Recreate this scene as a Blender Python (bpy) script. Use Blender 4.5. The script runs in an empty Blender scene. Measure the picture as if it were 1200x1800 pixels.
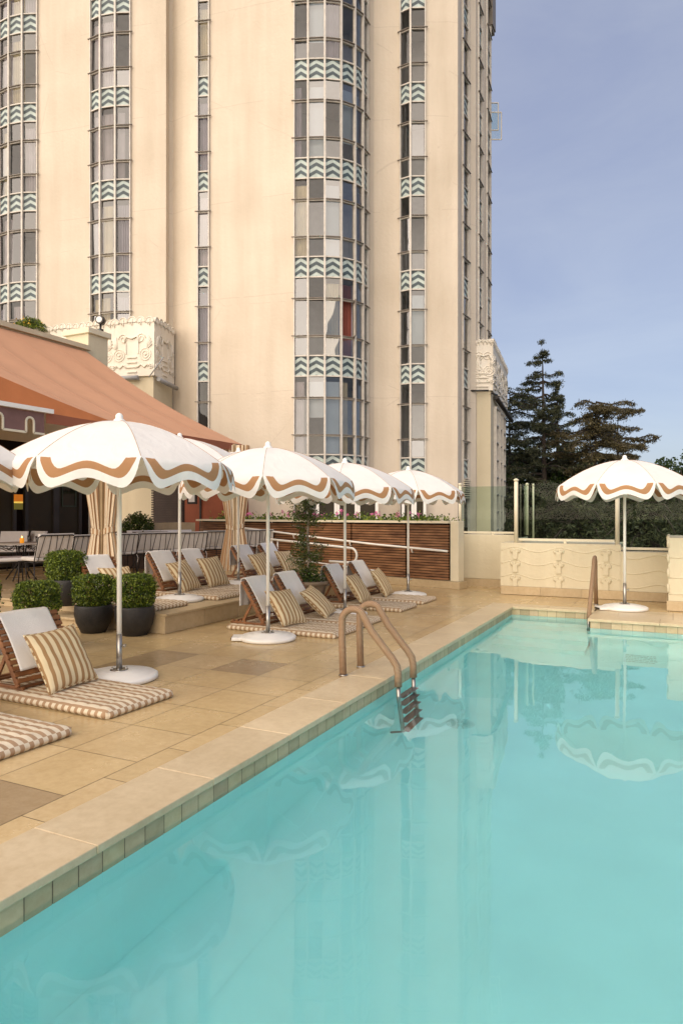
import bpy, math, random
from mathutils import Vector, Matrix, noise
R = math.radians
PI = math.pi
scene = bpy.context.scene
col = scene.collection
random.seed(7)

# ------------------------------------------------------------------ camera
CAMZ = 1.6; F = 1200.0; CX = 600.0; HY = 904.0
YAW = math.atan(582/1200.0); CA, SA = math.cos(YAW), math.sin(YAW)
cam = bpy.data.cameras.new('camera'); camo = bpy.data.objects.new('camera', cam); col.objects.link(camo)
camo.location = (0, 0, CAMZ); camo.rotation_euler = (PI/2, 0, YAW)
cam.sensor_width = 36; cam.sensor_fit = 'AUTO'; cam.lens = 24.0; cam.shift_y = (HY-900)/1800
cam.clip_start = 0.05; cam.clip_end = 2000
scene.camera = camo
# ------------------------------------------------------------------ sky, sun, exposure
SUN_EL = R(27); SUN_DIR = Vector((-.16, -.98, 0)).normalized()
w = bpy.data.worlds.new('World'); scene.world = w; w.use_nodes = True
nt = w.node_tree; N = nt.nodes; L = nt.links
bg = N['Background']
sky = N.new('ShaderNodeTexSky'); sky.sky_type = 'NISHITA'; sky.sun_disc = False
sky.sun_elevation = SUN_EL; sky.sun_rotation = math.atan2(SUN_DIR.x, SUN_DIR.y)
sky.air_density = 1.0; sky.dust_density = 1.2; sky.ozone_density = 1.6
tc = N.new('ShaderNodeTexCoord'); mp = N.new('ShaderNodeMapping'); mp.inputs['Scale'].default_value = (1.0, 1.0, 3.2)
no = N.new('ShaderNodeTexNoise'); no.inputs['Scale'].default_value = 2.3; no.inputs['Detail'].default_value = 6; no.inputs['Roughness'].default_value = .6
no.inputs['Distortion'].default_value = .5
rp = N.new('ShaderNodeValToRGB'); rp.color_ramp.elements[0].position = .34; rp.color_ramp.elements[1].position = .74
rp.color_ramp.elements[0].color = (1.50, 1.62, 2.22, 1); rp.color_ramp.elements[1].color = (1.95, 2.05, 2.48, 1)
mx = N.new('ShaderNodeMix'); mx.data_type = 'RGBA'; mx.inputs[7].default_value = (1.65, 1.92, 2.75, 1)
L.new(tc.outputs['Generated'], mp.inputs[0]); L.new(mp.outputs[0], no.inputs['Vector']); L.new(no.outputs['Fac'], rp.inputs[0])
mx.inputs[0].default_value = .79; L.new(rp.outputs[0], mx.inputs[7]); L.new(sky.outputs[0], mx.inputs[6]); L.new(mx.outputs[2], bg.inputs[0])
bg.inputs[1].default_value = 0.115
sun = bpy.data.lights.new('sun', 'SUN'); sun.energy = 2.6; sun.angle = R(98); sun.color = (1, .82, .62)
suno = bpy.data.objects.new('sun', sun); col.objects.link(suno)
sd = Vector((SUN_DIR.x*math.cos(SUN_EL), SUN_DIR.y*math.cos(SUN_EL), math.sin(SUN_EL)))
suno.rotation_euler = sd.to_track_quat('Z', 'Y').to_euler()
scene.view_settings.view_transform = 'Standard'; scene.view_settings.look = 'None'
scene.view_settings.exposure = 1.05; scene.view_settings.gamma = 1
cy = scene.cycles
cy.use_denoising = True; cy.max_bounces = 14; cy.transparent_max_bounces = 16; cy.transmission_bounces = 10; cy.sample_clamp_indirect = 6
cy.caustics_refractive = True; cy.caustics_reflective = False

# ------------------------------------------------------------------ measuring helpers
def PD(px, d):                       # plan position of a bearing and a distance
    r = (px-CX)/F*d
    return (r*CA - d*SA, r*SA + d*CA)
def W(px, py, z=0.0):                # where a sight line meets height z
    d = (CAMZ-z)*F/(py-HY)
    return PD(px, d)
def ZH(py, d): return CAMZ + (HY-py)/F*d

# ------------------------------------------------------------------ materials
def new_mat(name):
    m = bpy.data.materials.new(name); m.use_nodes = True
    return m, m.node_tree.nodes, m.node_tree.links, m.node_tree.nodes['Principled BSDF']
def mat(name, c, rough=.6, var=.12, vs=3.0, bump=0.0, bs=40.0, metal=0.0, spec=.5, c2=None, stretch=None, detail=5):
    m, n, l, b = new_mat(name)
    b.inputs['Roughness'].default_value = rough; b.inputs['Metallic'].default_value = metal
    b.inputs['Specular IOR Level'].default_value = spec
    tcn = n.new('ShaderNodeTexCoord'); mpn = n.new('ShaderNodeMapping'); l.new(tcn.outputs['Object'], mpn.inputs[0])
    if stretch: mpn.inputs['Scale'].default_value = stretch
    nz = n.new('ShaderNodeTexNoise'); nz.inputs['Scale'].default_value = vs; nz.inputs['Detail'].default_value = detail
    l.new(mpn.outputs[0], nz.inputs['Vector'])
    rr = n.new('ShaderNodeValToRGB'); rr.color_ramp.elements[0].position = .3; rr.color_ramp.elements[1].position = .7
    a = [x*(1-var) for x in c]; d = [min(1, x*(1+var)) for x in c] if c2 is None else c2
    rr.color_ramp.elements[0].color = (*a, 1); rr.color_ramp.elements[1].color = (*d, 1)
    l.new(nz.outputs['Fac'], rr.inputs[0]); l.new(rr.outputs[0], b.inputs['Base Color'])
    if bump:
        nb = n.new('ShaderNodeTexNoise'); nb.inputs['Scale'].default_value = bs; nb.inputs['Detail'].default_value = 4
        l.new(mpn.outputs[0], nb.inputs['Vector'])
        bp = n.new('ShaderNodeBump'); bp.inputs['Strength'].default_value = bump; bp.inputs['Distance'].default_value = .02
        l.new(nb.outputs['Fac'], bp.inputs['Height']); l.new(bp.outputs[0], b.inputs['Normal'])
    return m
M = {}
# stucco with vertical weather streaks
def stucco(name, c, joints=False):
    m, n, l, b = new_mat(name); b.inputs['Roughness'].default_value = .85
    tcn = n.new('ShaderNodeTexCoord'); mp1 = n.new('ShaderNodeMapping'); mp1.inputs['Scale'].default_value = (1.6, 1.6, .12)
    l.new(tcn.outputs['Object'], mp1.inputs[0])
    n1 = n.new('ShaderNodeTexNoise'); n1.inputs['Scale'].default_value = 1.0; n1.inputs['Detail'].default_value = 7; n1.inputs['Roughness'].default_value = .62
    l.new(mp1.outputs[0], n1.inputs['Vector'])
    n2 = n.new('ShaderNodeTexNoise'); n2.inputs['Scale'].default_value = .5; n2.inputs['Detail'].default_value = 6
    l.new(tcn.outputs['Object'], n2.inputs['Vector'])
    ad = n.new('ShaderNodeMath'); ad.operation = 'ADD'; l.new(n1.outputs['Fac'], ad.inputs[0]); l.new(n2.outputs['Fac'], ad.inputs[1])
    hf = n.new('ShaderNodeMath'); hf.operation = 'MULTIPLY'; hf.inputs[1].default_value = .5; l.new(ad.outputs[0], hf.inputs[0])
    rr = n.new('ShaderNodeValToRGB'); e = rr.color_ramp.elements; e[0].position = .32; e[1].position = .64
    e[0].color = (c[0]*.84, c[1]*.82, c[2]*.78, 1); e[1].color = (c[0]*1.06, c[1]*1.06, c[2]*1.06, 1)
    l.new(hf.outputs[0], rr.inputs[0]); l.new(rr.outputs[0], b.inputs['Base Color'])
    if joints:      # faint pour joints between lifts, with hairline cracks
        sx = n.new('ShaderNodeSeparateXYZ'); l.new(tcn.outputs['Object'], sx.inputs[0])
        nw = n.new('ShaderNodeTexNoise'); nw.inputs['Scale'].default_value = .8; nw.inputs['Detail'].default_value = 5; l.new(tcn.outputs['Object'], nw.inputs['Vector'])
        def mth(op, a, b_=None):
            q = n.new('ShaderNodeMath'); q.operation = op
            for i_, v_ in enumerate((a, b_)):
                if v_ is None: continue
                if isinstance(v_, (int, float)): q.inputs[i_].default_value = v_
                else: l.new(v_, q.inputs[i_])
            return q.outputs[0]
        z_ = mth('ADD', sx.outputs[2], mth('MULTIPLY', nw.outputs['Fac'], .14))
        fz = mth('FRACT', mth('DIVIDE', mth('ADD', z_, .7), 3.15))
        ln_ = mth('MULTIPLY', mth('LESS_THAN', fz, .009), mth('GREATER_THAN', n2.outputs['Fac'], .47))
        vo = n.new('ShaderNodeTexVoronoi'); vo.feature = 'DISTANCE_TO_EDGE'; vo.inputs['Scale'].default_value = .22
        wv = n.new('ShaderNodeMix'); wv.data_type = 'VECTOR'; wv.inputs[0].default_value = .12; l.new(tcn.outputs['Object'], wv.inputs[4]); l.new(nw.outputs['Color'], wv.inputs[5]); l.new(wv.outputs[1], vo.inputs['Vector'])
        ck = mth('MULTIPLY', mth('LESS_THAN', vo.outputs['Distance'], .0022), mth('GREATER_THAN', n1.outputs['Fac'], .52))
        dk_ = mth('MAXIMUM', ln_, ck)
        mj = n.new('ShaderNodeMix'); mj.data_type = 'RGBA'; l.new(mth('MULTIPLY', dk_, .15), mj.inputs[0]); l.new(rr.outputs[0], mj.inputs[6]); mj.inputs[7].default_value = (c[0]*.35, c[1]*.3, c[2]*.25, 1)
        l.new(mj.outputs[2], b.inputs['Base Color'])
    nb = n.new('ShaderNodeTexNoise'); nb.inputs['Scale'].default_value = 9; nb.inputs['Detail'].default_value = 6
    l.new(tcn.outputs['Object'], nb.inputs['Vector'])
    bp = n.new('ShaderNodeBump'); bp.inputs['Strength'].default_value = .35; bp.inputs['Distance'].default_value = .03
    l.new(nb.outputs['Fac'], bp.inputs['Height']); l.new(bp.outputs[0], b.inputs['Normal'])
    return m
M['tower'] = stucco('tower_stucco', (.655, .575, .47), True)
M['wing'] = stucco('wing_stucco', (.62, .55, .40))
M['relief_white'] = stucco('white_plaster_relief', (.80, .75, .66))
M['low_wall'] = stucco('cream_wall_stucco', (.68, .62, .46))
M['cream'] = mat('cream_paint', (.72, .66, .50), .5, .05)
M['frame'] = mat('window_frame_paint', (.60, .56, .50), .45, .12, 6)
M['frame_dark'] = mat('sill_metal', (.20, .17, .14), .5, .2)
M['chev_light'] = mat('pale_mint_enamel', (.46, .54, .51), .5, .16, 5)
M['chev_dark'] = mat('slate_enamel', (.055, .080, .092), .5, .35, 5)
M['curtain'] = mat('room_curtain', (.60, .54, .54), .9, .15, 2)
M['curtain_b'] = mat('grey_curtain', (.43, .39, .44), .9, .15, 2)
M['curtain_c'] = mat('cream_curtain', (.74, .64, .43), .9, .12, 2)
M['blind'] = mat('pale_blind', (.62, .68, .70), .8, .05, 2)
M['curtain_red'] = mat('red_curtain', (.25, .07, .05), .9, .1, 2)
M['room'] = mat('room_plaster', (.56, .55, .53), .9, .1)
M['dark'] = mat('dark_interior', (.012, .008, .006), .95, .3, spec=.1)
def glass(name, tint, refl, ior=1.5, rough=.0, bump=.12):
    m, n, l, b = new_mat(name); n.remove(b); out = n['Material Output']
    tr = n.new('ShaderNodeBsdfTransparent'); tr.inputs[0].default_value = (*tint, 1)
    gl = n.new('ShaderNodeBsdfGlossy'); gl.inputs['Roughness'].default_value = rough
    fr = n.new('ShaderNodeFresnel'); fr.inputs['IOR'].default_value = ior
    ad = n.new('ShaderNodeMath'); ad.operation = 'ADD'; ad.use_clamp = True; ad.inputs[1].default_value = refl; l.new(fr.outputs[0], ad.inputs[0])
    # slow waviness of old panes
    tcn = n.new('ShaderNodeTexCoord'); nz = n.new('ShaderNodeTexNoise'); nz.inputs['Scale'].default_value = .7; l.new(tcn.outputs['Object'], nz.inputs['Vector'])
    bp = n.new('ShaderNodeBump'); bp.inputs['Strength'].default_value = bump; bp.inputs['Distance'].default_value = .05
    l.new(nz.outputs['Fac'], bp.inputs['Height']); l.new(bp.outputs[0], gl.inputs['Normal'])
    mi = n.new('ShaderNodeMixShader'); l.new(ad.outputs[0], mi.inputs[0]); l.new(tr.outputs[0], mi.inputs[1]); l.new(gl.outputs[0], mi.inputs[2])
    l.new(mi.outputs[0], out.inputs['Surface']); return m
M['glass'] = glass('window_glass', (.82, .85, .88), .09)
M['glass_b'] = glass('plain_window_glass', (.84, .85, .86), .02)
M['glass_c'] = glass('mirrored_window_glass', (.74, .78, .82), .18)
M['screen_glass'] = glass('windbreak_glass', (.80, .87, .83), 0.0, 1.16, bump=0)
M['clear_glass'] = glass('drinking_glass', (.92, .94, .94), .05)
# limestone paving: tint per slab comes from a colour attribute (each slab is a different stone)
def stone_mat(name, base, use_attr=True, rough=.2):
    m, n, l, b = new_mat(name)
    tcn = n.new('ShaderNodeTexCoord')
    n1 = n.new('ShaderNodeTexNoise'); n1.inputs['Scale'].default_value = 1.5; n1.inputs['Detail'].default_value = 9; n1.inputs['Roughness'].default_value = .65
    n2 = n.new('ShaderNodeTexNoise'); n2.inputs['Scale'].default_value = 16; n2.inputs['Detail'].default_value = 8; n2.inputs['Roughness'].default_value = .7
    l.new(tcn.outputs['Object'], n1.inputs['Vector']); l.new(tcn.outputs['Object'], n2.inputs['Vector'])
    r1 = n.new('ShaderNodeValToRGB'); e = r1.color_ramp.elements; e[0].position = .28; e[1].position = .74
    e[0].color = (base[0]*.88, base[1]*.84, base[2]*.77, 1); e[1].color = (base[0]*1.1, base[1]*1.09, base[2]*1.07, 1)
    l.new(n1.outputs['Fac'], r1.inputs[0])
    r2 = n.new('ShaderNodeValToRGB'); e = r2.color_ramp.elements; e[0].position = .3; e[1].position = .6; e[0].color = (.87, .84, .79, 1); e[1].color = (1, 1, 1, 1)
    l.new(n2.outputs['Fac'], r2.inputs[0])
    mu = n.new('ShaderNodeMix'); mu.data_type = 'RGBA'; mu.blend_type = 'MULTIPLY'; mu.inputs[0].default_value = 1
    l.new(r1.outputs[0], mu.inputs[6]); l.new(r2.outputs[0], mu.inputs[7]); last = mu.outputs[2]
    if use_attr:
        at = n.new('ShaderNodeAttribute'); at.attribute_name = 'tint'
        m2 = n.new('ShaderNodeMix'); m2.data_type = 'RGBA'; m2.blend_type = 'MULTIPLY'; m2.inputs[0].default_value = 1
        l.new(last, m2.inputs[6]); l.new(at.outputs['Color'], m2.inputs[7]); last = m2.outputs[2]
    l.new(last, b.inputs['Base Color'])
    mr = n.new('ShaderNodeMapRange'); mr.inputs['To Min'].default_value = rough; mr.inputs['To Max'].default_value = rough+.28
    l.new(n1.outputs['Fac'], mr.inputs['Value']); l.new(mr.outputs[0], b.inputs['Roughness'])
    bp = n.new('ShaderNodeBump'); bp.inputs['Strength'].default_value = .1; bp.inputs['Distance'].default_value = .01
    l.new(n2.outputs['Fac'], bp.inputs['Height']); l.new(bp.outputs[0], b.inputs['Normal'])
    return m
M['deck'] = stone_mat('polished_limestone', (.60, .46, .255), True, .11)
M['coping'] = stone_mat('coping_limestone', (.63, .53, .365), True, .20)
M['step'] = stone_mat('step_limestone', (.52, .42, .27), True, .4)
M['tile'] = stone_mat('waterline_tile', (.52, .43, .28), True, .35)
M['grout'] = mat('grout', (.20, .155, .10), .9, .2)
M['plaster'] = mat('pool_plaster', (.38, .84, .83), .7, .05, 1.2)
M['ground'] = mat('earth', (.10, .09, .06), .95, .3, .4)
M['hill'] = mat('wooded_hill', (.025, .035, .012), .95, .5, .8, .5, 3)
M['asphalt'] = mat('asphalt', (.05, .05, .05), .9, .2, 2)
M['pole'] = mat('white_enamel', (.87, .86, .81), .45, .03)
M['steel'] = mat('brushed_steel', (.42, .40, .37), .35, .15, 8, metal=1)
M['dark_metal'] = mat('dark_metal', (.03, .025, .022), .45, .3)
M['base_white'] = mat('white_plastic', (.82, .81, .78), .45, .05, 5, bump=.1)
M['teak'] = mat('oiled_teak', (.19, .070, .024), .45, .35, 5, .25, 30, stretch=(1, 1, 1), c2=(.30, .13, .05))
M['fence_wood'] = mat('slat_wood', (.20, .085, .038), .5, .4, 2.2, .2, 18, stretch=(1, 1, 5), c2=(.36, .18, .085))
M['fence_gap'] = mat('fence_backing', (.02, .012, .008), .9, .2)
M['towel'] = mat('white_towel', (.88, .87, .85), .95, .03, 8, .5, 160)
M['pot'] = mat('black_planter', (.022, .020, .019), .55, .3, 12, .3, 60)
M['clay'] = mat('weathered_clay', (.25, .19, .13), .8, .25, 6, .2, 30)
M['soil'] = mat('soil', (.05, .035, .02), .95, .3, 12)
M['trunk'] = mat('bark', (.055, .042, .034), .9, .3, 8, .5, 30)
M['pale_trunk'] = mat('pale_bark', (.36, .30, .24), .8, .25, 20, .3, 50)
M['rope'] = None
M['rubber'] = mat('grey_tread', (.12, .10, .10), .7, .2)
M['iron'] = mat('wrought_iron', (.018, .014, .013), .5, .3)
M['cushion'] = mat('white_cushion', (.74, .72, .70), .9, .06, 4, .15, 30)
M['tabletop'] = mat('marble_top', (.62, .58, .52), .25, .15, 4)
M['terracotta'] = mat('terracotta_paint', (.24, .062, .026), .7, .15, 2)
M['louver'] = mat('louver_brown', (.045, .025, .018), .6, .2)
M['tan_stone'] = mat('tan_stone', (.45, .34, .20), .6, .15, 4)
M['valance_brown'] = mat('valance_brown', (.20, .11, .10), .9, .12, 6, .1, 60)
M['gutter'] = mat('grey_pipe', (.32, .32, .32), .5, .15)
M['sign_green'] = mat('sign_green', (.03, .05, .025), .5, .1)
M['facade_glass'] = mat('smoky_door_glass', (.040, .032, .018), .5, .3, .8, spec=.25)
M['drain'] = mat('drain_plastic', (.30, .66, .64), .6, .05)
M['ink'] = mat('teal_ink', (.22, .56, .54), .8, .1)
M['pink'] = mat('pink_petals', (.75, .20, .42), .8, .25, 20)
M['yellow_fl'] = mat('yellow_petals', (.75, .45, .05), .8, .25, 20)

def fabric(name, c, trans=.25, tcol=None, var=.05, bump=.1):
    m = mat(name, c, .9, var, 3, bump, 120); n = m.node_tree.nodes; l = m.node_tree.links; b = n['Principled BSDF']; out = n['Material Output']
    t = n.new('ShaderNodeBsdfTranslucent'); t.inputs[0].default_value = (*(tcol or c), 1)
    mi = n.new('ShaderNodeMixShader'); mi.inputs[0].default_value = trans
    l.new(b.outputs[0], mi.inputs[1]); l.new(t.outputs[0], mi.inputs[2]); l.new(mi.outputs[0], out.inputs['Surface']); return m
M['awning'] = fabric('peach_awning', (.60, .325, .195), .10, (.6, .3, .15), .03)
M['awning_unlit'] = fabric('unlit_peach_awning', (.55, .19, .065), .15, (.6, .2, .05), .08)  # same awning cloth; the unlit front's deeper orange is put into the colour
M['awning_edge'] = fabric('terracotta_valance', (.32, .11, .06), .1)
# umbrella cloth: white with one wavy tan band (printed on the cloth)
def canopy_mat():
    m = fabric('canopy_cloth', (.84, .83, .80), .14, (.8, .74, .62), .05); [setattr(q.inputs['Scale'], 'default_value', 5.5) or setattr(q.inputs['Distortion'], 'default_value', 1.2) for q in m.node_tree.nodes if q.type == 'TEX_NOISE' and q.inputs['Scale'].default_value > 50]; [setattr(q.inputs['Strength'], 'default_value', .35) or setattr(q.inputs['Distance'], 'default_value', .03) for q in m.node_tree.nodes if q.type == 'BUMP']; n = m.node_tree.nodes; l = m.node_tree.links; b = n['Principled BSDF']
    uv = n.new('ShaderNodeUVMap'); uv.uv_map = 'uv'; sp = n.new('ShaderNodeSeparateXYZ'); l.new(uv.outputs[0], sp.inputs[0])
    g1 = n.new('ShaderNodeMath'); g1.operation = 'GREATER_THAN'; g1.inputs[1].default_value = 0; l.new(sp.outputs[0], g1.inputs[0])
    g2 = n.new('ShaderNodeMath'); g2.operation = 'LESS_THAN'; g2.inputs[1].default_value = 5; l.new(sp.outputs[0], g2.inputs[0])
    g3 = n.new('ShaderNodeMath'); g3.operation = 'GREATER_THAN'; g3.inputs[1].default_value = 0; l.new(sp.outputs[1], g3.inputs[0])
    a = n.new('ShaderNodeMath'); a.operation = 'MULTIPLY'; l.new(g1.outputs[0], a.inputs[0]); l.new(g2.outputs[0], a.inputs[1])
    a2 = n.new('ShaderNodeMath'); a2.operation = 'MULTIPLY'; l.new(a.outputs[0], a2.inputs[0]); l.new(g3.outputs[0], a2.inputs[1])
    old = b.inputs['Base Color'].links[0].from_socket
    mi = n.new('ShaderNodeMix'); mi.data_type = 'RGBA'; mi.inputs[7].default_value = (.44, .235, .11, 1)
    l.new(a2.outputs[0], mi.inputs[0]); l.new(old, mi.inputs[6]); l.new(mi.outputs[2], b.inputs['Base Color'])
    for nd in n:
        if nd.type == 'BSDF_TRANSLUCENT':
            mt = n.new('ShaderNodeMix'); mt.data_type = 'RGBA'; mt.inputs[6].default_value = (.8,.74,.62,1); mt.inputs[7].default_value = (.3,.17,.08,1)
            l.new(a2.outputs[0], mt.inputs[0]); l.new(mt.outputs[2], nd.inputs[0])
    return m
M['canopy'] = canopy_mat()
def stripe_mat(name, c1, c2, duty=.5, period=1.0, edge=0.0, trans=0):
    """stripes across uv.x, cloth weave"""
    m = mat(name, c1, .9, .06, 6, .2, 150); n = m.node_tree.nodes; l = m.node_tree.links; b = n['Principled BSDF']
    uv = n.new('ShaderNodeUVMap'); uv.uv_map = 'uv'; sp = n.new('ShaderNodeSeparateXYZ'); l.new(uv.outputs[0], sp.inputs[0])
    dv = n.new('ShaderNodeMath'); dv.operation = 'DIVIDE'; dv.inputs[1].default_value = period; l.new(sp.outputs[0], dv.inputs[0])
    fr = n.new('ShaderNodeMath'); fr.operation = 'FRACT'; l.new(dv.outputs[0], fr.inputs[0])
    g = n.new('ShaderNodeMath'); g.operation = 'LESS_THAN'; g.inputs[1].default_value = duty; l.new(fr.outputs[0], g.inputs[0])
    old = b.inputs['Base Color'].links[0].from_socket
    mi = n.new('ShaderNodeMix'); mi.data_type = 'RGBA'; mi.inputs[7].default_value = (*c2, 1)
    l.new(g.outputs[0], mi.inputs[0]); l.new(old, mi.inputs[6]); l.new(mi.outputs[2], b.inputs['Base Color']); return m
M['matt_stripe'] = stripe_mat('mattress_stripe', (.66, .58, .44), (.37, .245, .145), .46, .074)
M['pill_stripe'] = stripe_mat('pillow_stripe', (.70, .59, .38), (.36, .215, .095), .46, .074)
M['drape'] = stripe_mat('drape_stripe', (.72, .62, .46), (.40, .235, .12), .5, .085)
def rope_mat():
    m, n, l, b = new_mat('wrapped_cord'); b.inputs['Roughness'].default_value = .55
    uv = n.new('ShaderNodeUVMap'); uv.uv_map = 'uv'; sp = n.new('ShaderNodeSeparateXYZ'); l.new(uv.outputs[0], sp.inputs[0])
    mu = n.new('ShaderNodeMath'); mu.operation = 'MULTIPLY'; mu.inputs[1].default_value = 2*PI/.012; l.new(sp.outputs[0], mu.inputs[0])
    si = n.new('ShaderNodeMath'); si.operation = 'SINE'; l.new(mu.outputs[0], si.inputs[0])
    rr = n.new('ShaderNodeValToRGB'); e = rr.color_ramp.elements; e[0].position = 0; e[0].color = (.17, .105, .06, 1); e[1].position = .6; e[1].color = (.42, .27, .16, 1)
    mr = n.new('ShaderNodeMapRange'); mr.inputs['From Min'].default_value = -1; l.new(si.outputs[0], mr.inputs['Value']); l.new(mr.outputs[0], rr.inputs[0])
    l.new(rr.outputs[0], b.inputs['Base Color'])
    bp = n.new('ShaderNodeBump'); bp.inputs['Strength'].default_value = .6; bp.inputs['Distance'].default_value = .004
    l.new(si.outputs[0], bp.inputs['Height']); l.new(bp.outputs[0], b.inputs['Normal']); return m
M['rope'] = rope_mat()
def leaf_mat(name, c, c2, trans=.25):
    m, n, l, b = new_mat(name); out = n['Material Output']
    at = n.new('ShaderNodeAttribute'); at.attribute_name = 'tint'
    mi = n.new('ShaderNodeMix'); mi.data_type = 'RGBA'; mi.inputs[6].default_value = (*c, 1); mi.inputs[7].default_value = (*c2, 1)
    l.new(at.outputs['Fac'], mi.inputs[0]); l.new(mi.outputs[2], b.inputs['Base Color']); b.inputs['Roughness'].default_value = .5
    t = n.new('ShaderNodeBsdfTranslucent'); l.new(mi.outputs[2], t.inputs[0])
    ms = n.new('ShaderNodeMixShader'); ms.inputs[0].default_value = trans; l.new(b.outputs[0], ms.inputs[1]); l.new(t.outputs[0], ms.inputs[2]); l.new(ms.outputs[0], out.inputs['Surface'])
    return m
M['box_leaf'] = leaf_mat('boxwood_leaf', (.035, .07, .008), (.30, .38, .04))
M['tree_leaf'] = leaf_mat('citrus_leaf', (.03, .06, .01), (.15, .20, .03))
M['cedar'] = leaf_mat('cedar_needles', (.040, .052, .026), (.16, .165, .075), .18)
M['cedar_brown'] = leaf_mat('dry_cedar_needles', (.065, .058, .026), (.20, .16, .065), .18)
M['broad'] = leaf_mat('broad_leaf', (.022, .050, .010), (.085, .13, .022), .2)
def emit(name, c, s):
    m, n, l, b = new_mat(name); b.inputs['Base Color'].default_value = (*c, 1); b.inputs['Emission Color'].default_value = (*c, 1); b.inputs['Emission Strength'].default_value = s; return m
M['flame'] = emit('flame', (1, .55, .12), 6)
M['amber'] = emit('lit_amber_glass', (.55, .2, .01), .5)

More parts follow.
